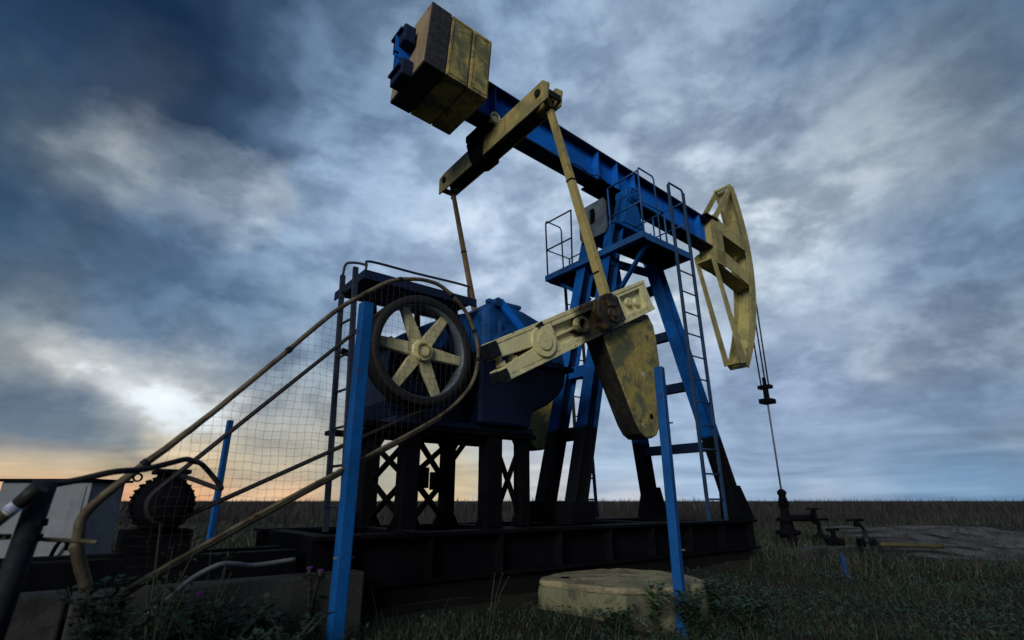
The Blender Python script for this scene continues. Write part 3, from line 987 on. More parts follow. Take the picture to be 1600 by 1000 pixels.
    # output shaft to the gearbox
    MB().cyl(P(HUB.x, s * 0.46, HUB.y), P(HUB.x, s * 0.96, HUB.y), 0.12, seg=24).build('slow_shaft', M['black'], pj)
    # swing weight bolted under the crank
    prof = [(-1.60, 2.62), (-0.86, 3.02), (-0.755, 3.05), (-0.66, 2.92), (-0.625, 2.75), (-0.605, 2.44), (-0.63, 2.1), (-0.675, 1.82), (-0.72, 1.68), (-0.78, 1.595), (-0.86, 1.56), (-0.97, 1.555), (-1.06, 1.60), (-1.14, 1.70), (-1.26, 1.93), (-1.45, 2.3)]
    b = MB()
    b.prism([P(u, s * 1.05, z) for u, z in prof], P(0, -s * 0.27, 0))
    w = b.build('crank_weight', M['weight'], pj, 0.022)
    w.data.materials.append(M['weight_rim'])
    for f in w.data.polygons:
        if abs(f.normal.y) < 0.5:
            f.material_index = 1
    b = MB().cyl(P(-0.86, s * 1.046, 1.80), P(-0.86, s * 1.056, 1.80), 0.03, seg=16)
    b.build('lifting_hole', M['black'], w)
    b = MB().tube(smooth_path([P(-1.30, s * 1.052, 2.80), P(-1.1, s * 1.056, 2.87), P(-0.9, s * 1.054, 2.93)], 4), 0.009, 6)
    b.build('weld_bead', M['oilpipe'], w)
    return cr


M['pinbox'] = weathered('greasy_bearing', (0.010, 0.007, 0.005), (0.10, 0.062, 0.02), 0.6, 9, 0.4, grime=0.4, rough=(0.3, 0.55))
for s in (1, -1):
    make_crank(s)
    top = P(EQU, s * (1.04 if s > 0 else 1.06), eqz(s) + 0.0)
    bot = C(1.06, 0.10, s * 1.185)
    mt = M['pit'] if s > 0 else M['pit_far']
    b = MB().bar(top, bot, 0.066 if s > 0 else 0.05, 0.07 if s > 0 else 0.05, up=(0, 1, 0), w2=0.092 if s > 0 else 0.07, h2=0.095 if s > 0 else 0.07)
    o = b.build('pitman_arm', mt, pj, 0.006)
    ax = (bot - top).normalized()
    for f in (0.06, 0.42, 0.86):
        c = top.lerp(bot, f)
        b = MB().bar(c - ax * 0.012, c + ax * 0.012, (0.074 if s > 0 else 0.058) + 0.017 * f, (0.078 if s > 0 else 0.058) + 0.015 * f, up=(0, 1, 0))
        b.build('collar', M['oilpipe'], o)
    b = MB().cyl(top + Vector((-0.085, 0, 0.02)), top + Vector((0.085, 0, 0.02)), 0.06, seg=18)
    b.build('pitman_eye', M['pit_far'], o, 0.004)
    b = MB().bar(bot - ax * 0.10, bot + ax * 0.05, 0.12, 0.125, up=(0, 1, 0))
    b.build('socket', M['pinbox'], o, 0.01)

# --- gear reducer
def arc(cx, cz, r, a0, a1, n):
    return [(cx + r * math.cos(R(a0 + (a1 - a0) * i / n)), cz + r * math.sin(R(a0 + (a1 - a0) * i / n))) for i in range(n + 1)]
drum_up = [(-2.86, 2.29), (-2.86, 2.80), (-2.78, 2.87), (-2.55, 2.895), (-2.33, 2.865), (-2.10, 2.80), (-1.89, 2.68), (-1.77, 2.54), (-1.725, 2.40), (-1.72, 2.29)]
drum_low = [(-2.90, 2.288), (-1.722, 2.288), (-1.755, 2.10), (-1.85, 1.98), (-2.0, 1.87), (-2.22, 1.77), (-2.26, 1.60), (-2.90, 1.60)]
case_up = [(-3.76, 2.28), (-3.74, 2.33), (-3.64, 2.41), (-3.35, 2.58), (-3.05, 2.73), (-2.865, 2.80), (-2.865, 2.28)]
case_low = [(-3.77, 2.278), (-2.905, 2.278), (-2.905, 1.60), (-3.72, 1.60), (-3.78, 1.75)]
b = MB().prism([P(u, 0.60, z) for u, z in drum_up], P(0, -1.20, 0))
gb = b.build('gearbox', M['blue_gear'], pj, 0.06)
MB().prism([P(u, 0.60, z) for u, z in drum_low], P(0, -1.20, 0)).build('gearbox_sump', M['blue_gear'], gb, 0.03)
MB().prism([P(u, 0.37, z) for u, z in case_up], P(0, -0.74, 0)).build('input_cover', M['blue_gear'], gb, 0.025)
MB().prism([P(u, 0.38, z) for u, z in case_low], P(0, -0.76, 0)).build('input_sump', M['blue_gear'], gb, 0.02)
MB().box(P(-2.94, 0.66, 2.262), P(-1.66, -0.66, 2.312)).build('split_flange', M['blue_gear'], gb, 0.006)
MB().box(P(-3.84, 0.44, 2.255), P(-2.945, -0.44, 2.305)).build('split_flange', M['blue_gear'], gb, 0.006)
for k in range(8):
    u = -2.86 + k * 0.165
    for s in (1, -1):
        MB().cyl(P(u, s * 0.63, 2.312), P(u, s * 0.63, 2.345), 0.018, seg=6).build('flange_bolt', M['black'], gb)
for k in range(5):
    u = -3.78 + k * 0.18
    for s in (1, -1):
        MB().cyl(P(u, s * 0.41, 2.305), P(u, s * 0.41, 2.338), 0.018, seg=6).build('flange_bolt', M['black'], gb)
MB().box(P(-3.72, 0.50, 1.552), P(-2.14, -0.50, 1.612)).build('base_flange', M['blue_gear'], gb, 0.008)
for u in (-2.70, -2.05):
    MB().prism([P(u, 0.60, 2.315), P(u + 0.03, 0.60, 2.315), P(u + 0.03, 0.60, 2.66), P(u, 0.60, 2.66)], P(0, 0.05, 0)).build('cover_rib', M['blue_gear'], gb, 0.006)
for u, z, r0, w in ((-2.53, 2.355, 0.25, 0.60), (-3.12, 2.28, 0.17, 0.37), (-3.588, 2.185, 0.14, 0.37)):
    for s in (1, -1):
        MB().cyl(P(u, s * (w - 0.01), z), P(u, s * (w + 0.10), z), r0, r0 * 0.92, seg=32).build('bearing_boss', M['blue_gear'], gb, 0.008)
MB().bar(P(-2.80, 0.55, 2.885), P(-2.36, 0.55, 2.895), 0.07, 0.045).build('lifting_rib', M['blue_gear'], gb, 0.01)
MB().bar(P(-2.70, 0.63, 2.88), P(-2.30, 0.635, 2.54), 0.05, 0.09).build('cover_brace', M['blue_beam'], gb, 0.01)
MB().cyl(P(-2.72, 0.66, 2.86), P(-2.72, 0.52, 2.86), 0.05, seg=16).build('lifting_eye', M['blue_gear'], gb, 0.006)
MB().cyl(P(-3.1, 0.1, 2.68), P(-3.1, 0.1, 2.83), 0.04, seg=14).build('breather', M['black'], gb, 0.005)

# --- big sheave on the fast shaft
SC = (-3.588, 2.185)
SV = 0.62
MB().cyl(P(SC[0], 0.40, SC[1]), P(SC[0], SV + 0.05, SC[1]), 0.055, seg=18).build('fast_shaft', M['black'], pj)
prof = [(0.445, -0.10), (0.495, -0.10), (0.505, -0.095), (0.488, -0.08), (0.503, -0.05), (0.488, -0.025), (0.503, 0.0), (0.488, 0.025), (0.503, 0.05), (0.488, 0.07), (0.505, 0.092), (0.50, 0.10), (0.436, 0.10), (0.432, 0.095), (0.432, -0.095), (0.445, -0.10)]
b = MB().lathe(prof, P(SC[0], SV, SC[1]), P(0, 1, 0), 72)
sh = b.build('drive_sheave', M['rubber'], pj)
MB().ring(P(SC[0], SV + 0.0, SC[1]), (0, 1, 0), 0.434, 0.424, 0.16, 72).build('rim_lining', M['grey'], sh)
b = MB().cyl(P(SC[0], SV - 0.07, SC[1]), P(SC[0], SV + 0.07, SC[1]), 0.098, seg=32)
b.build('sheave_hub', M['cream'], sh, 0.006)
b = MB().ring(P(SC[0], SV + 0.075, SC[1]), (0, 1, 0), 0.066, 0.050, 0.02, 28)
b.build('hub_ring', M['ochre'], sh)
for k in range(6):
    a = R(-4 + 60 * k)
    d = Vector((math.cos(a), 0, math.sin(a)))
    c0 = P(SC[0], SV, SC[1])
    b = MB().bar(c0 + d * 0.08, c0 + d * 0.43, 0.125, 0.055, up=(0, 1, 0), w2=0.088, h2=0.045)
    b.build('spoke', M['spoke'], sh, 0.01)

# --- belts to the motor
MC, MR = (-5.31, 0.88), 0.115
for j, vv in enumerate((SV - 0.062, SV - 0.01, SV + 0.042)):
    d = Vector((SC[0] - MC[0], SC[1] - MC[1]))
    L = d.length
    base = math.atan2(d.y, d.x)
    off = math.asin((0.497 - MR) / L)
    pts = []
    a1 = base + math.pi / 2 + off
    a2 = base - math.pi / 2 - off
    for i in range(25):
        a = a1 + (a2 - a1) * i / 24
        pts.append(P(SC[0] + 0.497 * math.cos(a), vv, SC[1] + 0.497 * math.sin(a)))
    for i in range(13):
        a = a2 - (2 * math.pi - (a1 - a2)) * i / 12
        pts.append(P(MC[0] + MR * math.cos(a), vv, MC[1] + MR * math.sin(a)))
    MB().tube(pts, 0.0125, 6, closed=True).build('drive_belt', M['rubber'], pj)

# --- trestle under the gearbox
legs = {}
for nm, u, v, w in (('B', -3.52, 0.40, .15), ('A', -3.52, -0.42, .15), ('D', -2.62, 0.40, .17), ('C', -2.62, -0.40, .13), ('E', -2.22, 0.40, .12)):
    b = MB()
    b.bar(P(u, v, 0.668), P(u, v, 1.55), w, w, up=(1, 0, 0))
    o = b.build('trestle_leg', M['black'], pj, 0.004)
    for z, k in ((0.668, 1), (1.545, -1)):
        for du in (1, -1):
            b = MB().prism([P(u + du * w / 2, v - 0.012, z), P(u + du * (w / 2 + 0.09), v - 0.012, z), P(u + du * w / 2, v - 0.012, z + k * 0.16)], P(0, 0.024, 0))
            b.build('gusset', M['black'], o)
MB().box(P(-3.98, 0.5, 1.505), P(-2.10, 0.30, 1.548)).build('trestle_top_beam', M['black'], pj, 0.004)
MB().box(P(-3.98, -0.5, 1.505), P(-2.10, -0.30, 1.548)).build('trestle_top_beam', M['black'], pj, 0.004)
def brace(p, q, w=0.05):
    MB().bar(p, q, w, 0.03, up=(0, 0, 1)).build('brace', M['black'], pj)
a0, a1 = Vector((-3.44, 0.36)), Vector((-2.70, -0.36))
for z0, z1 in ((0.74, 1.08), (1.12, 1.46)):
    brace(P(a0.x, a0.y, z0), P(a1.x, a1.y, z1)); brace(P(a0.x, a0.y + .01, z1), P(a1.x, a1.y + .01, z0))
for q in (a0, a1):
    s_ = 1 if q is a0 else -1
    MB().box(P(q.x - .01 * s_, q.y, 1.01), P(q.x + .16 * s_, q.y - .04 * s_, 1.19)).build('gusset_plate', M['black'], pj)
brace(P(-3.52, 0.36, 0.74), P(-3.52, -0.36, 1.1)); brace(P(-3.50, 0.36, 1.1), P(-3.50, -0.36, 0.74))
brace(P(-3.52, 0.36, 1.1), P(-3.52, -0.36, 1.44)); brace(P(-3.50, 0.36, 1.44), P(-3.50, -0.36, 1.1))
brace(P(-2.56, 0.38, 0.72), P(-2.24, 0.38, 1.42)); brace(P(-2.56, 0.41, 1.42), P(-2.24, 0.41, 0.72))
brace(P(-2.62, -0.36, 1.28), P(-2.62, -0.05, 1.50))

# --- platform over the gearbox, low grab rail, ladder
b = MB().box(P(-4.12, 0.50, 2.845), P(-2.92, -0.20, 2.875))
gp = b.build('gearbox_platform', M['navy'], pj, 0.003)
MB().box(P(-4.135, 0.515, 2.80), P(-2.905, 0.50, 2.885)).build('platform_edge', M['navy'], gp)
MB().box(P(-4.135, 0.50, 2.80), P(-4.12, -0.215, 2.885)).build('platform_edge', M['navy'], gp)
for u in (-4.0, -3.55, -3.1):
    MB().bar(P(u, 0.40, 2.84), P(u + 0.05, 0.38, 2.5), 0.04, 0.04).build('platform_bracket', M['black'], gp)
b = MB().tube(smooth_path([P(-4.10, 0.46, 2.88), P(-4.10, 0.46, 2.95), P(-4.06, 0.46, 3.0), P(-3.6, 0.46, 3.01), P(-3.02, 0.46, 3.03), P(-2.98, 0.46, 2.99), P(-2.97, 0.46, 2.88)], 5), 0.012, 8)
b.build('grab_rail', M['rail'], gp)

def ladder(name, b0, b1, t0, t1, z0, z1, mats, zstart, hoop=False, step=0.3, r=0.02, label=None):
    """stiles from (b0,t0) and (b1,t1), each a (u,v) pair at z0 and z1"""
    def at(b_, t_, z):
        k = (z - z0) / (z1 - z0)
        return P(b_[0] + (t_[0] - b_[0]) * k, b_[1] + (t_[1] - b_[1]) * k, z)
    x = MB().bar(at(b0, t0, z0), at(b0, t0, z1), r * 1.6, r * 2.2, up=(1, 0, 0))
    o = x.build(name, mats, pj, 0.003, label=label)
    MB().bar(at(b1, t1, z0), at(b1, t1, z1), r * 1.6, r * 2.2, up=(1, 0, 0)).build('stile', mats, o, 0.003)
    z = zstart
    while z < z1 - 0.05:
        if not hoop or z < hoop:
            MB().cyl(at(b0, t0, z), at(b1, t1, z), 0.011, seg=8).build('rung', mats, o)
        z += step
    return o, at


lo, at_ = ladder('gearbox_ladder', (-4.20, 0.40), (-4.20, 0.73), (-4.28, 0.38), (-4.26, 0.62), 0.67, 2.83, M['rail'], 0.86)
MB().tube(smooth_path([P(-4.28, 0.38, 2.82), P(-4.26, 0.38, 2.95), P(-4.16, 0.42, 2.97), P(-4.1, 0.46, 2.95)], 4), 0.012, 8).build('ladder_hook', M['rail'], lo)
MB().bar(P(-4.26, 0.5, 2.1), P(-3.95, 0.44, 2.06), 0.03, 0.05).build('ladder_bracket', M['black'], lo)

# --- crown platform with railings and two ladders
PZ = 4.245
M['blue_plat'] = weathered('blue_paint_platform', (0.007, 0.085, 0.28), (0.005, 0.04, 0.15), 0.7, 2.5, 0.5, grime=0.6, edge=0.01)
for s in (1, -1):
    b = MB()
    # deck with rows of drain holes: narrow strips leave the holes open
    v0, v1 = s * 0.945, s * 0.36
    us = [-0.50, 0.07, 0.085, 0.30, 0.315, 0.485]
    for k in range(5):
        if us[k + 1] - us[k] > 0.05:
            b.box(P(us[k], v0, PZ - 0.012), P(us[k + 1], v1, PZ))
        else:
            vv = [v0 + (v1 - v0) * q for q in (0, .14, .155, .34, .355, .54, .555, .74, .755, 1)]
            for q in range(0, 9, 2):
                b.box(P(us[k], vv[q], PZ - 0.012), P(us[k + 1], vv[q + 1], PZ))
    dk = b.build('crown_platform', M['black'], pj)
    MB().box(P(-0.51, s * 0.945, PZ - 0.07), P(0.50, s * 0.962, PZ + 0.03)).build('platform_edge', M['blue_plat'], dk, 0.002)
    MB().box(P(0.485, s * 0.944, PZ - 0.07), P(0.50, s * 0.36, PZ + 0.03)).build('platform_edge', M['blue_plat'], dk, 0.002)
    MB().bar(P(-0.30, s * 0.30, 3.75), P(-0.40, s * 0.90, PZ - 0.03), 0.05, 0.05).build('platform_brace', M['blue_leg'], dk)
MB().box(P(-0.60, 0.962, PZ - 0.06), P(-0.512, -0.962, PZ + 0.035)).build('platform_rear_beam', M['blue_plat'], pj, 0.004)
# railings
def pipe(name, pts, mat, r=0.013, parent=pj, sm=False):
    p = smooth_path(pts, 5) if sm else [Vector(q) for q in pts]
    return MB().tube(p, r, 8).build(name, mat, parent)
RT, RM = 5.22, 4.74
br = M['blue_plat']
for s in (1, -1):
    mt = br if s > 0 else M['rail']
    o = pipe('railing_post', [P(-0.55, s * 0.95, PZ), P(-0.57, s * 0.95, RT)], mt)
    pipe('railing_post', [P(-0.55, s * 0.40, PZ), P(-0.55, s * 0.38, RT)], mt)
    pipe('railing_post', [P(-0.05, s * 0.95, PZ), P(-0.05, s * 0.95, RM)], mt)
    pipe('top_rail', [P(-0.57, s * 0.95, RT), P(-0.55, s * 0.38, RT)], mt)
    pipe('mid_rail', [P(-0.56, s * 0.95, RM), P(-0.55, s * 0.39, RM)], mt)
    pipe('mid_rail', [P(-0.56, s * 0.95, RM), P(-0.05, s * 0.95, RM), P(-0.05, s * 0.40, RM)], mt, 0.011)
    # bent hoop from the corner post
    pipe('railing_hoop', [P(-0.57, s * 0.95, RT), P(-0.55, s * 0.95, RT + 0.05), P(-0.25, s * 0.95, RT + 0.04), P(-0.22, s * 0.95, RT), P(-0.19, s * 0.95, PZ)], mt, 0.012)
    pipe('top_rail', [P(0.46, s * 0.95, RT - 0.12), P(0.46, s * 0.40, RT - 0.12)], mt, 0.011)
    pipe('mid_rail', [P(0.46, s * 0.95, RM), P(0.46, s * 0.40, RM)], mt, 0.011)
    pipe('railing_post', [P(0.46, s * 0.40, PZ), P(0.46, s * 0.40, RT - 0.12)], mt)
M['ladder_blue'] = weathered('blue_ladder_paint', (0.014, 0.045, 0.11), (0.008, 0.026, 0.07), 0.7, 3, 0.3)
lo, at_ = ladder('crown_ladder', (0.30, 0.90), (0.68, 0.90), (0.08, 0.98), (0.44, 0.98), 0.67, 5.24, M['ladder_blue'], 0.92, hoop=4.2)
pipe('ladder_hoop', [at_((0.30, 0.90), (0.08, 0.98), 5.22), P(0.10, 0.98, 5.28), P(0.40, 0.98, 5.28), at_((0.68, 0.90), (0.44, 0.98), 5.22)], M['ladder_blue'], 0.015, lo)
ladder('crown_ladder', (0.0, -0.97), (0.34, -0.97), (-0.15, -0.97), (0.16, -0.97), 0.67, 4.24, M['rail'], 0.92, label='thin grey ladder on the far side')

# --- horse head
HC = Vector((0.0, 5.50))
HR = 3.98
HW = 0.175
def H(ang, r):
    return (HC.x + r * math.cos(R(ang)), HC.y + r * math.sin(R(ang)))
hd = None
N = 28
A0, A1 = -36.0, 23.2
b = MB()
rows = []
for i in range(N + 1):
    a = A0 + (A1 - A0) * i / N
    (u0, z0), (u1, z1) = H(a, HR), H(a, HR - 0.035)
    rows.append([b.bm.verts.new(P(u, v, z)) for (u, v, z) in ((u0, HW, z0), (u0, -HW, z0), (u1, -HW, z1), (u1, HW, z1))])
for i in range(N):
    for k in range(4):
        f = b.bm.faces.new((rows[i][k], rows[i][(k + 1) % 4], rows[i + 1][(k + 1) % 4], rows[i + 1][k]))
b.bm.faces.new(rows[0]); b.bm.faces.new(rows[-1][::-1])
hd = b.build('horse_head', M['head'], pj, 0.004)
# side ribs of the arc (deep edges)
for s in (1, -1):
    b = MB()
    rows = []
    for i in range(N + 1):
        a = A0 + (A1 - A0) * i / N
        dp = 0.10 + 0.05 * math.sin(math.pi * i / N)
        (u0, z0), (u1, z1) = H(a, HR - 0.036), H(a, HR - 0.036 - dp)
        rows.append([b.bm.verts.new(P(u, v, z)) for (u, v, z) in ((u0, s * HW, z0), (u0, s * (HW - 0.02), z0), (u1, s * (HW - 0.02), z1), (u1, s * HW, z1))])
    for i in range(N):
        for k in range(4):
            b.bm.faces.new((rows[i][k], rows[i][(k + 1) % 4], rows[i + 1][(k + 1) % 4], rows[i + 1][k]))
    b.bm.faces.new(rows[0]); b.bm.faces.new(rows[-1][::-1])
    b.build('arc_rib', M['head'], hd)
# retaining lip on the arc
b = MB()
b.tube([P(*((lambda q: (q[0], HW - 0.01, q[1]))(H(A0 + (A1 - A0) * i / 20, HR + 0.012)))) for i in range(21)], 0.014, 6)
b.build('arc_lip', M['ochre'], hd)
topu, topz = H(A1, HR - 0.03)
botu, botz = H(A0, HR - 0.05)
for s in (1, -1):
    vv = s * (HW - 0.012)
    MB().bar(P(2.78, vv, 6.02), P(topu - 0.02, vv, topz - 0.01), 0.03, 0.11, up=(1, 0, 0)).build('upper_strut', M['head'], hd, 0.004)
    MB().bar(P(2.52, vv, 5.16), P(botu - 0.08, vv, botz + 0.03), 0.03, 0.11, up=(1, 0, 0), h2=0.16).build('lower_strut', M['head'], hd, 0.004)
    # side plate: column and the two arms
    def plate(pts):
        x = MB().prism([P(u, vv - 0.012, z) for u, z in pts], P(0, 0.024, 0))
        return x
    plate([(2.66, 5.05), (2.95, 5.03), (2.98, 6.02), (2.76, 6.10), (2.66, 6.02)]).build('head_column', M['head'], hd, 0.004)
    e1, e2 = H(5.6, HR - 0.15), H(1.6, HR - 0.15)
    plate([(2.96, 6.0), (2.96, 5.72), e2, e1]).build('upper_arm', M['head'], hd, 0.004)
    e1, e2 = H(-5.6, HR - 0.15), H(-9.8, HR - 0.16)
    plate([(2.45, 5.20), (2.60, 5.32), (2.96, 5.36), e1, e2, (2.94, 5.06), (2.5, 5.08)]).build('lower_arm', M['head'], hd, 0.004)
MB().box(P(2.655, HW - 0.03, 5.08), P(2.70, -HW + 0.03, 6.0)).build('head_back_plate', M['head'], hd)
e1, e2 = H(-8.6, HR - 0.16), H(3.0, HR - 0.15)
MB().bar(P(2.5, 0, 5.10), P(e1[0], 0, e1[1] - 0.06), 2 * HW - 0.06, 0.025).build('arm_floor', M['head'], hd)
MB().bar(P(2.95, 0, 5.74), P(e2[0], 0, e2[1] - 0.09), 2 * HW - 0.06, 0.02).build('arm_floor', M['head'], hd)
MB().box(P(2.45, 0.20, zb(2.6) + BH + 0.002), P(2.86, -0.20, zb(2.6) + BH + 0.06)).build('head_latch', M['black'], hd, 0.02)
MB().bar(P(topu - 0.1, HW, topz - 0.02), P(topu - 0.1, -HW, topz - 0.02), 0.04, 0.05).build('head_spreader', M['head'], hd)
MB().bar(P(botu - 0.06, HW, botz + 0.05), P(botu - 0.06, -HW, botz + 0.05), 0.12, 0.03).build('head_spreader', M['head'], hd)

# --- bridle
RU = HR + 0.06
bu = RU + 0.03
for vv in (0.10, -0.10, 0.02):
    pts = [P(*(lambda q: (q[0], vv, q[1]))(H(a, HR + 0.015))) for a in (-1, -4, -8)]
    pts += [P(bu - 0.02, vv * 0.9, 4.5), P(bu + 0.0, vv * 0.7, 2.95)]
    MB().tube(pts, 0.014, 6).build('bridle_cable', M['oilpipe'], pj)
b = MB()
b.box(P(bu - 0.07, 0.12, 2.90), P(bu + 0.07, -0.12, 2.97))
b.cyl(P(bu, 0, 2.70), P(bu, 0, 2.90), 0.05, seg=14)
b.box(P(bu - 0.12, 0.11, 2.62), P(bu + 0.12, -0.11, 2.71))
b.cyl(P(bu, 0, 2.97), P(bu, 0, 3.12), 0.035, seg=12)
b.build('carrier_bar', M['black'], pj, 0.01)

# ================================================================== WELLHEAD
wh = thing('wellhead', 'black wellhead stack with polished rod rising to the horse head cables', 'wellhead', (bu, 0, 0))
MB().cyl(P(bu, 0, 1.0), P(bu, 0, 2.66), 0.016, seg=10).build('polished_rod', M['grey'], wh)
b = MB()
prof = [(0.001, 0.0), (0.21, 0.0), (0.21, 0.05), (0.14, 0.07), (0.13, 0.18), (0.20, 0.19), (0.20, 0.25), (0.12, 0.27), (0.10, 0.40), (0.15, 0.41), (0.15, 0.46), (0.08, 0.48), (0.065, 0.64), (0.001, 0.64)]
b.lathe(prof, P(bu, 0, 0.16), (0, 0, 1), 28)
b.build('casing_spool', M['black'], wh)
b = MB().lathe([(0.001, 0.80), (0.085, 0.80), (0.085, 0.90), (0.06, 0.92), (0.06, 1.0), (0.075, 1.01), (0.075, 1.06), (0.03, 1.10), (0.001, 1.10)], P(bu, 0, 0), (0, 0, 1), 20)
b.build('stuffing_box', M['black'], wh)
MB().cyl(P(bu - 0.1, 0.1, 0.93), P(bu + 0.1, -0.1, 0.93), 0.03, seg=10).build('gland_bolt', M['black'], wh)
b = MB().cyl(P(bu, 0, 0.62), P(bu + 0.38, 0.32, 0.62), 0.055, seg=14)
b.cyl(P(bu + 0.36, 0.30, 0.62), P(bu + 0.39, 0.33, 0.62), 0.10, seg=18)
b.build('side_outlet', M['black'], wh)
b = MB().cyl(P(bu + 0.38, 0.32, 0.53), P(bu + 0.38, 0.32, 0.76), 0.04, seg=12)
b.ring(P(bu + 0.38, 0.32, 0.77), (0, 0, 1), 0.12, 0.095, 0.025, 24)
b.build('hand_wheel', M['black'], wh)
MB().cyl(P(bu - 0.02, 0.0, 0.35), P(bu - 0.5, 0.35, 0.30), 0.05, seg=12).build('flow_line', M['black'], wh)

sl = thing('concrete_sill', 'low broken concrete sill in front of the wellhead', 'concrete sill', (4.0, 0.9, 0))
uu = 2.55
for i, L in enumerate((0.8, 0.62, 0.7, 0.5)):
    MB().box(P(uu, 0.95 + 0.05 * (i % 2), -0.1), P(uu + L - 0.03, 0.66, 0.25 - 0.02 * (i % 3))).build('sill_block', M['concrete'], sl, 0.02)
    uu += L

# T-handled valves to the right of the well
def tvalve(name, label, x, y, h, wide, lean=0.0, blue=False):
    t = thing(name, label, 'valve', (x, y, 0.16), 'gate valves beside the wellhead', pump=False)
    q = Vector((x, y, 0.16))
    tip = q + Vector((-lean, 0, h))
    MB().lathe([(0.001, -0.05), (0.07, -0.05), (0.07, 0.02), (0.05, 0.05), (0.07, 0.09), (0.085, 0.13), (0.07, 0.18), (0.035, 0.21), (0.035, 0.30), (0.001, 0.30)], q, (0, 0, 1), 20).build('valve_body', M['black'] if not blue else M['navy_leg'], t)
    for s in (1, -1):
        MB().cyl(q + Vector((s * 0.06, 0, 0.11)), q + Vector((s * 0.13, 0.0, 0.11)), 0.062, seg=18).build('valve_flange', M['black'], t)
    MB().cyl(q + Vector((0, 0, 0.30)), tip, 0.022, seg=10).build('valve_stem', M['black'], t)
    MB().cyl(tip + Vector((-wide, 0, 0)), tip + Vector((wide, 0, 0.01)), 0.02, seg=10).build('tee_handle', M['black'], t)
    MB().cyl(tip + Vector((0, 0, -0.10)), tip + Vector((0, 0, -0.03)), 0.035, seg=12).build('yoke', M['black'], t)
    return t


tvalve('gate_valve', 'black valve with wide tee handle just right of the wellhead', 5.45, 10.1, 0.42, 0.20)
tvalve('gate_valve', 'leaning tee handled valve farthest right beside the pipe', 5.72, 9.25, 0.44, 0.14, 0.12, True)
tvalve('gate_valve', 'short tee handled valve behind the blue stake', 5.15, 9.15, 0.30, 0.10)
b = MB().tube(smooth_path([(5.90, 9.22, 0.24), (6.2, 9.18, 0.235), (6.5, 9.16, 0.23), (6.85, 9.15, 0.22)], 4), 0.04, 12)
tag(b.build('flow_pipe', M['yellow']), 'yellow pipe lying on the ground right of the valves', 'pipe')
b = MB().bar((4.04, 7.06, -0.1), (4.02, 7.05, 0.27), 0.05, 0.05, up=(0, 1, 0))
b.prism([(4.0, 7.04, 0.27), (4.045, 7.04, 0.27), (4.02, 7.04, 0.31)], (0, 0.02, 0))
tag(b.build('marker_stake', M['blue_stake'], None, 0.004), 'short blue stake in the grass right of the pumpjack', 'stake')

# ================================================================== BELT GUARD
GV = 1.35
bg_ = thing('belt_guard', 'rusty bent pipe belt guard with wire mesh held by a tall blue post', 'belt guard', (-4.43, GV, 0))
gpath = [(-5.66, 0.50), (-5.705, 0.60), (-5.735, 0.68), (-5.745, 0.763), (-5.735, 0.85), (-5.60, 1.02), (-5.36, 1.278), (-5.01, 1.688), (-4.66, 2.11), (-4.45, 2.305), (-4.26, 2.452), (-4.10, 2.514), (-3.95, 2.54), (-3.79, 2.513), (-3.57, 2.35), (-3.455, 2.10), (-3.48, 1.83), (-3.63, 1.62), (-3.87, 1.44), (-4.38, 1.15), (-4.96, 0.82), (-5.42, 0.545), (-5.52, 0.48)]
gp3 = [p + Vector((random.uniform(-.0015, .0015), random.uniform(-.0015, .0015), random.uniform(-.0015, .0015))) for p in smooth_path([P(u, GV, z) for u, z in gpath], 8)]
NP = len(gp3)
rad = []
for i in range(NP):
    k = i / NP
    rad.append(0.028 if k < 0.10 else (0.028 - 0.012 * min(1, (k - 0.10) / 0.2) if k < 0.72 else 0.016 - 0.004 * min(1, (k - .72) / .1)))
MB().tube(gp3, 0.02, 10, radii=rad).build('pipe_frame', M['guard'], bg_)
# second thin rod bound alongside the lower run
MB().tube([p + Vector((0, 0.035, -0.03)) for p in gp3[int(NP * 0.80):]], 0.012, 8).build('binding_rod', M['guard'], bg_)
for k in (0.24, 0.33, 0.47, 0.60, 0.66, 0.7):
    p = gp3[int(NP * k)]
    q = gp3[int(NP * k) + 1]
    MB().cyl(p, p + (q - p).normalized() * 0.03, rad[int(NP * k)] + 0.004, seg=10).build('wire_tie', M['oilpipe'], bg_)
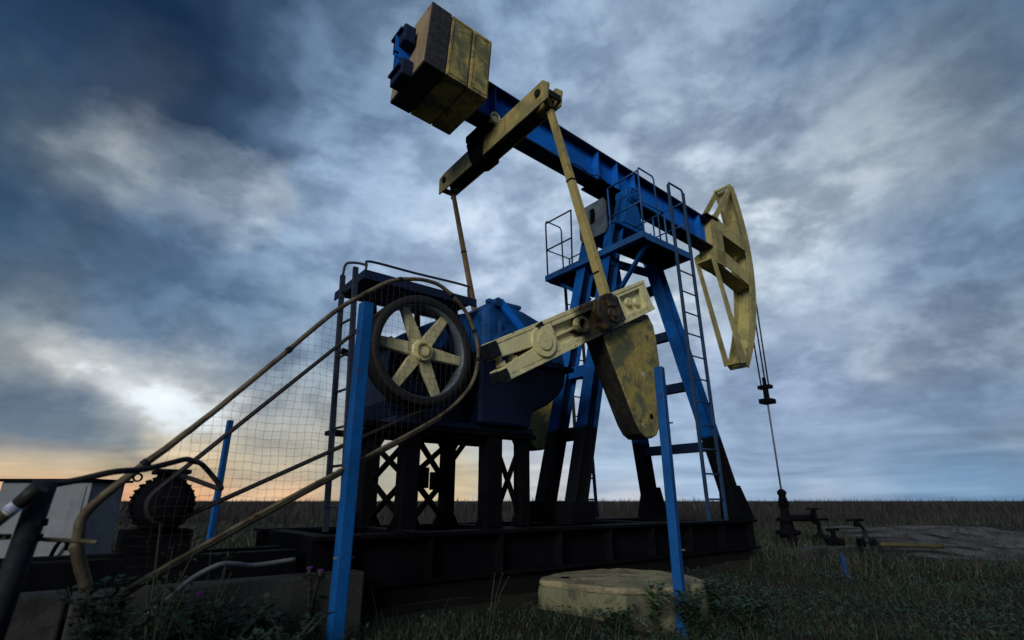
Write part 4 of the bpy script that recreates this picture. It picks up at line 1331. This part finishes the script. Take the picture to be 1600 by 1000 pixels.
# wire mesh clipped to the outline
poly = [(p.x, p.z) for p in gp3]
def spans(axis, val):
    xs = []
    for i in range(len(poly)):
        a, c = poly[i], poly[(i + 1) % len(poly)]
        if (a[axis] - val) * (c[axis] - val) < 0:
            k = (val - a[axis]) / (c[axis] - a[axis])
            xs.append(a[1 - axis] + k * (c[1 - axis] - a[1 - axis]))
    xs.sort()
    return list(zip(xs[::2], xs[1::2]))
b = MB()
cell = 0.047
def wob(u, z):
    return Vector((0.007 * math.sin(z * 9 + u * 4) + 0.003 * math.sin(z * 31 + u * 17), 0.014 * math.sin(u * 5 + z * 3), 0.006 * math.sin(u * 11 + z * 2) + 0.003 * math.sin(u * 37)))
tear = Vector((-3.85, 2.42))
for axis in (0, 1):
    lo_, hi_ = (-5.45, -3.45) if axis == 0 else (0.5, 2.56)
    n = int((hi_ - lo_) / cell)
    for i in range(n + 1):
        val = lo_ + i * cell
        for s0, s1 in spans(axis, val):
            if axis == 1:
                s0 = max(s0, -5.45 + 0.1 * math.sin(val * 7))
            m_ = max(2, int((s1 - s0) / 0.06))
            run = []
            for k in range(m_ + 1):
                q = s0 + (s1 - s0) * k / m_
                u, z = (val, q) if axis == 0 else (q, val)
                d = (Vector((u, z)) - tear).length
                if d < 0.10 and (i + k) % 3:
                    if len(run) > 1:
                        b.tube(run, 0.0009, 3)
                    run = []
                    continue
                jit = 0.05 * max(0, 0.24 - d) / 0.24
                run.append(P(u, GV + 0.004, z) + wob(u, z) + Vector((jit * math.sin(i * 7.1 + k * 3.3), jit * math.sin(k * 5.7 + i), jit * math.cos(i * 3.9 + k * 2.1))))
            if len(run) > 1:
                b.tube(run, 0.0009, 3)
o = b.build('wire_mesh', M['wire'], bg_)
tag(o, kind='stuff')
MB().bar(P(-4.43, GV + 0.01, -0.1), P(-4.43, GV + 0.01, 2.235), 0.085, 0.085, up=(1, 0, 0)).build('guard_post', M['blue_post'], bg_, 0.008)
MB().cyl(P(-4.49, GV + .02, 0.57), P(-4.36, GV + .02, 0.57), 0.008, seg=6).build('post_bolt', M['grey'], bg_)

# free standing blue posts
def fence_post(label, x, y, h, w=0.085):
    b = MB().bar((0, 0, -0.1), (0, 0, h), w, w, up=(math.sin(PROT), math.cos(PROT), 0))
    o = b.build('fence_post', M['blue_post'], None, 0.008)
    o.location = (x, y, 0)
    tag(o, label, 'post', 'blue steel fence posts')
    x_ = MB().box((-w / 2 - 0.012, -w / 2 - 0.012, h * 0.0), (0, 0, 0)) if False else None
    return o


p1 = fence_post('tall blue steel post beside the yellow concrete disc', 1.248, 4.39, 1.975, 0.072)
b = MB()
for z in (0.55, 1.5):
    b.cyl((0.03, -0.045, z), (0.055, -0.06, z), 0.007, seg=6)
b.build('post_bolt', M['grey'], p1)
fence_post('far blue post standing behind the motor', -4.72, 8.95, 2.18)

# ================================================================== MOTOR
mo = thing('electric_motor', 'black finned electric motor with a terminal box on top', 'motor', (MC[0], 0.28, 0.565))
ax = P(0, 1, 0)
prof = [(0.001, -0.10), (0.15, -0.10), (0.17, -0.07), (0.17, 0.0), (0.150, 0.01), (0.150, 0.30), (0.17, 0.31), (0.17, 0.36), (0.10, 0.39), (0.04, 0.40), (0.001, 0.40)]
MB().lathe(prof, P(MC[0], 0.11, MC[1]), ax, 32).build('motor_body', M['black'], mo)
for k in range(26):
    a = 2 * math.pi * k / 26
    d = Vector((math.cos(a), 0, math.sin(a)))
    c0 = P(MC[0], 0.125, MC[1])
    MB().bar(c0 + d * 0.165, c0 + d * 0.165 + P(0, 0.27, 0), 0.012, 0.045, up=d).build('cooling_fin', M['black'], mo)
MB().cyl(P(MC[0], 0.49, MC[1]), P(MC[0], 0.72, MC[1]), 0.028, seg=12).build('motor_shaft', M['black'], mo)
MB().lathe([(0.03, -0.10), (0.11, -0.10), (0.115, -0.09), (0.10, -0.06), (0.112, -0.03), (0.10, 0.0), (0.112, 0.03), (0.10, 0.06), (0.115, 0.085), (0.11, 0.1), (0.03, 0.1)], P(MC[0], SV - 0.01, MC[1]), ax, 28).build('motor_pulley', M['black'], mo)
for s in (0.10, -0.10):
    MB().box(P(MC[0] - 0.2, 0.28 + s - 0.04, 0.568), P(MC[0] + 0.2, 0.28 + s + 0.04, 0.72)).build('motor_foot', M['black'], mo, 0.01)
b = MB().box(P(MC[0] - 0.055, 0.18, 1.02), P(MC[0] + 0.10, 0.38, 1.075))
b.build('terminal_neck', M['black'], mo, 0.01)
MB().box(P(MC[0] - 0.085, 0.14, 1.075), P(MC[0] + 0.125, 0.42, 1.105)).build('terminal_box', M['black'], mo, 0.008)
MB().ring(P(MC[0] - 0.17, 0.28, 1.05), (0, 1, 0), 0.03, 0.018, 0.02, 16).build('eye_bolt', M['black'], mo)

# ================================================================== CABINET
cb = thing('control_cabinet', 'grey sheet steel control cabinet behind the leaning pipe', 'cabinet', (-4.2, 5.2, 0), pump=False)
MB().box((-4.62, 5.02, 0.25), (-3.80, 5.45, 1.065)).build('cabinet_body', M['cabinet'], cb, 0.008)
MB().box((-4.66, 4.98, 1.067), (-3.755, 5.50, 1.09)).build('cabinet_lid', M['black'], cb, 0.004)
MB().box((-4.58, 5.012, 0.30), (-3.84, 5.018, 1.03)).build('cabinet_door', M['cabinet'], cb, 0.003)
for x in (-4.57, -3.87):
    MB().box((x, 5.05, -0.1), (x + 0.05, 5.12, 0.25)).build('cabinet_leg', M['black'], cb)
MB().tube(smooth_path([(-3.98, 4.97, 0.40), (-3.93, 4.95, 0.52), (-3.89, 4.95, 0.58), (-3.85, 4.96, 0.56), (-3.86, 4.98, 0.50)], 5), 0.016, 8).build('cabinet_hook', M['black'], cb)

# leaning pipe with fittings, yellow pole, cable
pp = thing('conduit_pipe', 'thick dark pipe standing at the left edge in front of the cabinet', 'pipe', (-2.10, 2.4, 0), pump=False)
MB().cyl((-2.105, 2.4, 0.0), (-2.02, 2.4, 0.985), 0.045, seg=24).build('pipe_tube', M['oilpipe'], pp)
for z in (0.74, 0.80):
    x = -2.02 + (z - 0.985) * 0.086
    MB().box((x + 0.045, 2.36, z), (x + 0.075, 2.40, z + 0.03)).build('pipe_lug', M['black'], pp, 0.003)
MB().bar((-2.07, 2.35, 0.76), (-2.35, 2.36, 0.762), 0.03, 0.022).build('side_bracket', M['yellow'], pp, 0.003)
MB().tube(smooth_path([(-2.0, 2.44, 0.745), (-1.9, 2.5, 0.735), (-1.86, 2.52, 0.73), (-1.83, 2.53, 0.728)], 4), 0.009, 8).build('side_rod', M['guard'], pp)
yp = thing('yellow_pole', 'yellow pole with black tip and blue white sticker leaning on the pipe', 'pole', (-2.4, 2.25, 0), pump=False)
y0, y1 = Vector((-2.42, 2.24, 0.45)), Vector((-1.995, 2.31, 0.925))
yd = (y1 - y0).normalized()
MB().cyl(y0, y1 - yd * 0.05, 0.024, seg=14).build('pole_shaft', M['yellow'], yp)
MB().cyl(y1 - yd * 0.05, y1 + yd * 0.045, 0.026, 0.034, seg=14).build('pole_tip', M['rubber'], yp)
MB().cyl(y1 - yd * 0.095, y1 - yd * 0.052, 0.0255, seg=14).build('sticker', M['white'], yp)
for k, q in enumerate((-0.086, -0.075, -0.064)):
    MB().bar(y1 + yd * q + Vector((-0.012, -0.0235, 0.008 - 0.004 * k)), y1 + yd * (q + 0.004) + Vector((0.012, -0.0245, -0.006)), 0.004, 0.003).build('sticker_print', M['sticker_blue'], yp)

def wpt(x, y, Y):
    d = pix_dir(x, y)
    return Vector((0, 0, CAM_H)) + d * (Y / d.y)

cab_pts = [Vector((-2.01, 2.44, 0.97)), Vector((-1.96, 2.5, 0.99)), Vector((-1.88, 2.6, 1.03)), Vector((-1.84, 2.75, 1.05)), Vector((-1.81, 2.9, 1.09)), Vector((-1.82, 3.05, 1.12)), Vector((-1.83, 3.15, 1.115)), Vector((-1.86, 3.28, 1.11)), Vector((-1.84, 3.36, 1.06)), Vector((-1.80, 3.40, 1.0)), Vector((-1.79, 3.42, 0.97)), Vector((-1.88, 3.46, 0.99)), Vector((-2.1, 3.6, 1.04)), Vector((-2.3, 3.75, 1.07))]
b = MB().tube(smooth_path(cab_pts, 6), 0.015, 10)
tag(b.build('power_cable', M['rubber']), 'thick black cable arching from the pipe to the motor', 'cable')
hp = [PW(-5.42, 1.16, 0.30), PW(-5.30, 1.17, 0.40), PW(-5.2, 1.18, 0.497), PW(-5.07, 1.16, 0.556), PW(-4.97, 1.12, 0.55), PW(-4.85, 1.05, 0.53), PW(-4.6, 1.0, 0.545)]
b = MB().tube(smooth_path(hp, 6), 0.014, 8)
tag(b.build('hose', M['hose']), 'pale grey hose trailing over the concrete plinth', 'hose')

# ================================================================== CONCRETE DISC (old counterweight lying in the grass)
dc = thing('yellow_disc', 'flat yellow half round casting lying in the grass by the blue post', 'counterweight', (0.92, 5.15, 0), pump=False)
outline = [(0.17, 4.98), (0.19, 5.16), (0.36, 5.44), (0.62, 5.66), (0.98, 5.80), (1.30, 5.66), (1.50, 5.34), (1.56, 5.0), (1.45, 4.74), (1.22, 4.60), (0.98, 4.55), (0.74, 4.56), (0.50, 4.70), (0.30, 4.90)]
pts = smooth_path([(x + 0.06, y - 0.075, 0) for x, y in outline], 4, closed=True)
def rough_slab(z0, z1, k, nz, amp):
    x = MB()
    n = len(pts)
    rings = []
    for j in range(nz + 1):
        ring = []
        for i, p in enumerate(pts):
            q = cen + (p - cen) * (k - (0.012 if j in (0, nz) else 0) + amp * (random.random() - 0.5) - (amp * 1.6 if random.random() < 0.08 else 0))
            ring.append(x.bm.verts.new((q.x, q.y, z0 + (z1 - z0) * j / nz + (0.008 * (random.random() - 0.5) if j else 0))))
        rings.append(ring)
    for j in range(nz):
        for i in range(n):
            f = x.bm.faces.new((rings[j][i], rings[j][(i + 1) % n], rings[j + 1][(i + 1) % n], rings[j + 1][i]))
            f.smooth = True
    # top cap in rings, slightly uneven
    prev = rings[-1]
    for kk in (0.8, 0.55, 0.3):
        cur = []
        for i, p in enumerate(pts):
            q = cen + (p - cen) * kk * k
            cur.append(x.bm.verts.new((q.x, q.y, z1 + 0.006 * (random.random() - 0.5))))
        for i in range(n):
            x.bm.faces.new((prev[i], prev[(i + 1) % n], cur[(i + 1) % n], cur[i]))
        prev = cur
    x.bm.faces.new(prev)
    return x


cen = Vector((0.98, 5.075, 0))
rough_slab(-0.06, 0.225, 1.0, 5, 0.012).build('disc_side', M['disc_side'], dc)
o = rough_slab(0.228, 0.272, 0.99, 2, 0.010).build('disc_top', M['disc'], dc)
MB().cyl((0.46, 5.04, 0.25), (0.46, 5.04, 0.278), 0.04, seg=20).build('lifting_hole', M['black'], o)

# ================================================================== VEGETATION
def np_mesh(name, verts, faces_flat, loop_starts, loop_totals, mats, mat_idx=None):
    me = bpy.data.meshes.new(name)
    me.vertices.add(len(verts))
    me.vertices.foreach_set('co', verts.astype(np.float32).ravel())
    me.loops.add(len(faces_flat))
    me.loops.foreach_set('vertex_index', faces_flat.astype(np.int32))
    me.polygons.add(len(loop_starts))
    me.polygons.foreach_set('loop_start', loop_starts.astype(np.int32))
    me.polygons.foreach_set('loop_total', loop_totals.astype(np.int32))
    for m in mats:
        me.materials.append(m)
    if mat_idx is not None:
        me.polygons.foreach_set('material_index', mat_idx.astype(np.int32))
    me.update(calc_edges=True)
    me.validate()
    o = bpy.data.objects.new(name, me)
    COL.objects.link(o)
    return o


def gh(x, y):
    v = (x - PX) * VX.x + (y - PY) * VX.y
    k = np.clip((1.05 - v) / 0.35, 0, 1)
    j = np.clip((2.0 - v) / 0.4, 0, 1)
    return 0.11 * k * k * (3 - 2 * k) + 0.09 * j * j * (3 - 2 * j) + 0.03 * np.sin(x * 0.9 + 1.3) * np.cos(y * 0.7) + 0.02 * np.sin(x * 2.3 + y * 1.9)


def blades(x, y, z, h, w, lean, az):
    """tapered three segment blades; returns verts (n*7) and faces"""
    n = len(x)
    yaw = rng.uniform(0, 2 * np.pi, n)
    sx, sy = np.cos(yaw), np.sin(yaw)
    lx, ly = np.cos(az), np.sin(az)
    V_ = np.zeros((n, 7, 3))
    for k, (f, ww) in enumerate(((0, 1.0), (0.4, 0.85), (0.75, 0.5))):
        off = lean * h * f * f
        zz = z + h * f * np.sqrt(np.maximum(0.15, 1 - (lean * f) ** 2 * 0.6))
        for s, q in ((-1, 0), (1, 1)):
            V_[:, k * 2 + q, 0] = x + lx * off + s * sx * w * ww / 2
            V_[:, k * 2 + q, 1] = y + ly * off + s * sy * w * ww / 2
            V_[:, k * 2 + q, 2] = zz
    V_[:, 6, 0] = x + lx * lean * h
    V_[:, 6, 1] = y + ly * lean * h
    V_[:, 6, 2] = z + h * np.sqrt(np.maximum(0.15, 1 - lean ** 2 * 0.6))
    base = (np.arange(n) * 7)[:, None]
    fl = np.concatenate([base + np.array([[0, 1, 3, 2]]), base + np.array([[2, 3, 5, 4]]), base + np.array([[4, 5, 6]])], axis=1)
    tot = np.tile(np.array([4, 4, 3]), n)
    return V_.reshape(-1, 3), fl.ravel(), tot


def grass_points(n, y0, y1, power):
    y = y0 + (y1 - y0) * rng.random(n) ** power
    x = (rng.random(n) * 2 - 1) * (y * 1.06 + 0.6)
    return x, y


def clumps(x, y, f):
    return 0.5 + 0.5 * np.sin(x * f + 1.7 * np.sin(y * f * 0.8)) * np.sin(y * f * 1.13 + 1.3 * np.sin(x * f * 0.7 + 2))


def keep_mask(x, y):
    dxp, dyp = x - PX, y - PY
    u = dxp * UX.x + dyp * UX.y
    v = dxp * VX.x + dyp * VX.y
    f1 = (u > -7.5) & (u < -4.05) & (v < 1.06) & (v > -1.05)
    f2 = (u > -4.1) & (u < 1.4) & (v < 1.05) & (v > -1.05)
    disc = ((x - 0.9) / 0.72) ** 2 + ((y - 5.17) / 0.64) ** 2 < 1.0
    cabm = (x > -4.7) & (x < -3.7) & (y > 4.9) & (y < 5.6)
    soil = (y > 8.2 + 0.2 * np.sin(x * 3)) & (x > 5.3 + (y - 8.2) * 0.42) & (y < 15.8)
    return ~(f1 | f2 | disc | cabm) & ~(soil & (rng.random(len(x)) > 0.06))


def make_grass():
    parts = []
    # (count, y range, power, height range, width, lean, material share of straw)
    for n, y0, y1, pw, hmin, hmax, w, st in ((110000, 3.0, 8.0, 1.25, 0.025, 0.115, 0.0065, 0.12), (60000, 7.0, 19.0, 1.3, 0.08, 0.24, 0.014, 0.42), (1800, 3.0, 9.0, 1.1, 0.16, 0.36, 0.004, 0.7)):
        x, y = grass_points(n, y0, y1, pw)
        k = keep_mask(x, y)
        x, y = x[k], y[k]
        c = clumps(x, y, 2.1) * 0.6 + clumps(x, y, 6.3) * 0.4
        k = rng.random(len(x)) < 0.25 + 0.85 * c
        x, y, c = x[k], y[k], c[k]
        h = (hmin + (hmax - hmin) * rng.random(len(x))) * (0.55 + 0.75 * c)
        lean = 0.15 + 0.75 * rng.random(len(x))
        az = rng.uniform(0, 2 * np.pi, len(x))
        V_, F_, T_ = blades(x, y, gh(x, y) - 0.01, h, w * (0.7 + 0.6 * rng.random(len(x))), lean, az)
        stm = (rng.random(len(x)) < st * (1.4 - c))
        parts.append((V_, F_, T_, np.repeat(stm.astype(int), 3)))
    off = 0
    vs_, fs_, ts_, ms_ = [], [], [], []
    for V_, F_, T_, m_ in parts:
        vs_.append(V_); fs_.append(F_ + off); ts_.append(T_); ms_.append(m_)
        off += len(V_)
    T_ = np.concatenate(ts_)
    st = np.concatenate([[0], np.cumsum(T_)[:-1]])
    o = np_mesh('grass', np.concatenate(vs_), np.concatenate(fs_), st, T_, [M['grass'], M['straw']], np.concatenate(ms_))
    tag(o, 'dark rough grass with dry straw around the pumpjack', 'grass', kind='stuff')


make_grass()


def leaf_cloud(n, x, y, z, size, tilt=0.9):
    """small folded leaves (two triangles each side of the midrib)"""
    yaw = rng.uniform(0, 2 * np.pi, n)
    pit = rng.uniform(-0.2, tilt, n)
    dx_, dy_, dz_ = np.cos(yaw) * np.cos(pit), np.sin(yaw) * np.cos(pit), np.sin(pit)
    sx, sy = -np.sin(yaw), np.cos(yaw)
    V_ = np.zeros((n, 4, 3))
    for k, (f, w, lift) in enumerate(((0, 0, 0), (0.5, 0.32, 0.10), (1.0, 0, -0.05), (0.5, -0.32, 0.10))):
        V_[:, k, 0] = x + dx_ * size * f + sx * size * w
        V_[:, k, 1] = y + dy_ * size * f + sy * size * w
        V_[:, k, 2] = z + dz_ * size * f + size * lift
    base = (np.arange(n) * 4)[:, None]
    fl = np.concatenate([base + np.array([[0, 1, 2]]), base + np.array([[0, 2, 3]])], axis=1)
    return V_.reshape(-1, 3), fl.ravel(), np.tile(np.array([3, 3]), n)


def make_groundcover():
    n = 70000
    x, y = grass_points(n, 3.0, 8.5, 1.15)
    k = keep_mask(x, y)
    x, y = x[k], y[k]
    c = clumps(x, y, 1.4)
    right = 1 / (1 + np.exp(-(x - 0.6) * 2.0))
    k = rng.random(len(x)) < 0.10 + (0.25 + 0.75 * right) * c
    x, y, c = x[k], y[k], c[k]
    z = gh(x, y) + rng.random(len(x)) * 0.15 * (0.4 + c)
    V_, F_, T_ = leaf_cloud(len(x), x, y, z, 0.018 + 0.030 * rng.random(len(x)))
    st = np.concatenate([[0], np.cumsum(T_)[:-1]])
    o = np_mesh('groundcover', V_, F_, st, T_, [M['leaf']])
    tag(o, 'low dark leafy weeds matted through the grass', 'weeds', kind='stuff')


make_groundcover()


def make_reeds():
    parts = []
    for n, y0, y1, hm, w in ((26000, 17.0, 30.0, 0.42, 0.022), (30000, 27.0, 60.0, 0.68, 0.045), (16000, 55.0, 160.0, 0.80, 0.10)):
        y = y0 + (y1 - y0) * rng.random(n)
        x = (rng.random(n) * 2 - 1) * (y * 1.15 + 2)
        c = clumps(x, y, 0.45) * 0.5 + clumps(x, y, 1.3) * 0.5
        h = hm * (0.55 + 0.45 * c + 0.25 * rng.random(n) + 0.6 * rng.random(n) ** 12)
        lean = 0.05 + 0.25 * rng.random(n)
        V_, F_, T_ = blades(x, y, np.full(n, 0.15), h, w * (0.6 + 0.8 * rng.random(n)), lean, rng.uniform(0, 2 * np.pi, n))
        parts.append((V_, F_, T_))
    off = 0
    vs_, fs_, ts_ = [], [], []
    for V_, F_, T_ in parts:
        vs_.append(V_); fs_.append(F_ + off); ts_.append(T_)
        off += len(V_)
    T_ = np.concatenate(ts_)
    st = np.concatenate([[0], np.cumsum(T_)[:-1]])
    o = np_mesh('reeds', np.concatenate(vs_), np.concatenate(fs_), st, T_, [M['reed']])
    tag(o, 'brown dry reeds covering the plain to the horizon', 'reeds', kind='stuff')


make_reeds()


def weed(name, label, x, y, h, stems, nleaf, lsize, spread, mat='leaf', flowers=0, group='weeds around the machine', z0=0.0, lean=(0, 0)):
    t = thing(name, label, 'weed', (x, y, z0), group, pump=False)
    b = MB()
    lx, ly, lz = [], [], []
    tips = []
    for s in range(stems):
        a = random.uniform(0, 2 * math.pi)
        r = random.uniform(0.25, 1.0) * spread
        hh = h * random.uniform(0.55, 1.0) if s else h
        tip = Vector((x + lean[0] + r * math.cos(a), y + lean[1] + r * math.sin(a), z0 + hh))
        mid = Vector((x + lean[0] * .4 + r * 0.35 * math.cos(a + .4), y + lean[1] * .4 + r * 0.35 * math.sin(a + .4), z0 + hh * 0.55))
        path = smooth_path([(x + random.uniform(-.02, .02), y + random.uniform(-.02, .02), z0 - 0.02), mid, tip], 6)
        n = len(path)
        b.tube(path, 0.004, 5, radii=[0.0055 - 0.0038 * i / n for i in range(n)])
        tips.append(tip)
        for i in range(nleaf // stems):
            p = path[int(random.uniform(0.2, 1.0) * (n - 1))]
            lx.append(p.x + random.uniform(-.02, .02)); ly.append(p.y + random.uniform(-.02, .02)); lz.append(p.z + random.uniform(-.02, .02))
    b.build('stem', M['stem'], t)
    n = len(lx)
    V_, F_, T_ = leaf_cloud(n, np.array(lx) - x, np.array(ly) - y, np.array(lz) - z0, lsize * (0.5 + rng.random(n)), 0.7)
    st = np.concatenate([[0], np.cumsum(T_)[:-1]])
    o = np_mesh('foliage', V_, F_, st, T_, [M[mat]])
    o.parent = t
    for k in range(flowers):
        tp = tips[k]
        fb = MB()
        for i in range(18):
            a = i * 2.4
            sp = 0.004 + 0.016 * (i / 18) ** .5
            d = Vector((math.cos(a) * sp, math.sin(a) * sp, 0.028))
            fb.bar(tp, tp + d, 0.004, 0.004, w2=0.006, h2=0.002)
        fo = fb.build('flower', M['thistle'], t)
        MB().lathe([(0.001, -0.022), (0.010, -0.018), (0.014, -0.006), (0.009, 0.006), (0.001, 0.008)], tp, (0, 0, 1), 10).build('bud', M['stem'], t)
    return t


weed('leafy_weed', 'pale green leafy weed growing against the yellow disc', 1.06, 4.42, 0.34, 6, 90, 0.06, 0.11, 'leaf_light')
weed('leafy_weed', 'dark bushy weed at the foot of the right blue post', 1.28, 4.22, 0.34, 18, 520, 0.045, 0.26, 'leaf')
weed('leafy_weed', 'dark sprawling weed right of the tall blue post', 1.72, 4.35, 0.27, 16, 480, 0.045, 0.34, 'leaf')
weed('leafy_weed', 'dark weed mound between the disc and the right grass', 1.62, 4.85, 0.30, 16, 420, 0.045, 0.24, 'leaf')
weed('leafy_weed', 'low dark weed in front of the yellow disc', 0.72, 4.28, 0.17, 12, 300, 0.04, 0.30, 'leaf')
weed('leafy_weed', 'tall branching weed growing through the end of the belt guard', -1.62, 2.72, 0.80, 9, 170, 0.04, 0.16, 'leaf')
weed('leafy_weed', 'tall thin weed in front of the motor base', -1.52, 3.02, 0.66, 7, 130, 0.035, 0.14, 'leaf')
weed('leafy_weed', 'scrubby weed at the bottom left under the pipe', -2.05, 2.95, 0.46, 16, 440, 0.045, 0.26, 'leaf')
weed('leafy_weed', 'bushy dark weed hiding the left end of the plinth', -1.85, 2.75, 0.56, 18, 560, 0.048, 0.24, 'leaf')
weed('leafy_weed', 'dark weed clump below the lower guard pipe', -1.62, 3.10, 0.46, 18, 520, 0.048, 0.24, 'leaf')
weed('leafy_weed', 'low weed clump left of the hose end', -1.80, 3.15, 0.42, 16, 460, 0.046, 0.22, 'leaf')
weed('leafy_weed', 'low weed clump at the foot of the guard post', -1.20, 3.25, 0.34, 16, 420, 0.044, 0.24, 'leaf')
weed('leafy_weed', 'small weed clump between the hose and the guard post', -1.45, 3.35, 0.40, 16, 420, 0.044, 0.22, 'leaf')
weed('leafy_weed', 'dense dark weed in front of the plinth middle', -1.42, 2.98, 0.36, 16, 440, 0.045, 0.26, 'leaf')
weed('thistle', 'purple thistle rising behind the lower guard pipe', -1.78, 3.45, 0.66, 2, 24, 0.05, 0.05, 'leaf', 1)
weed('thistle', 'purple thistle low in front of the plinth', -1.72, 3.20, 0.40, 3, 36, 0.05, 0.06, 'leaf', 1)
weed('thistle', 'purple thistle near the foot of the guard post', -1.28, 3.75, 0.47, 3, 30, 0.045, 0.06, 'leaf', 2)
weed('dry_weed', 'bare dry stalk leaning behind the yellow disc', 0.95, 6.0, 0.50, 3, 12, 0.03, 0.10, 'straw', 0, lean=(-0.15, 0))
weed('dry_weed', 'thin dry stalks standing in front of the black foundation', -0.15, 4.35, 0.40, 5, 16, 0.02, 0.14, 'straw')
weed('dry_weed', 'dry grass stalks leaning at the bottom right corner', 4.0, 4.5, 0.45, 7, 30, 0.025, 0.22, 'straw')
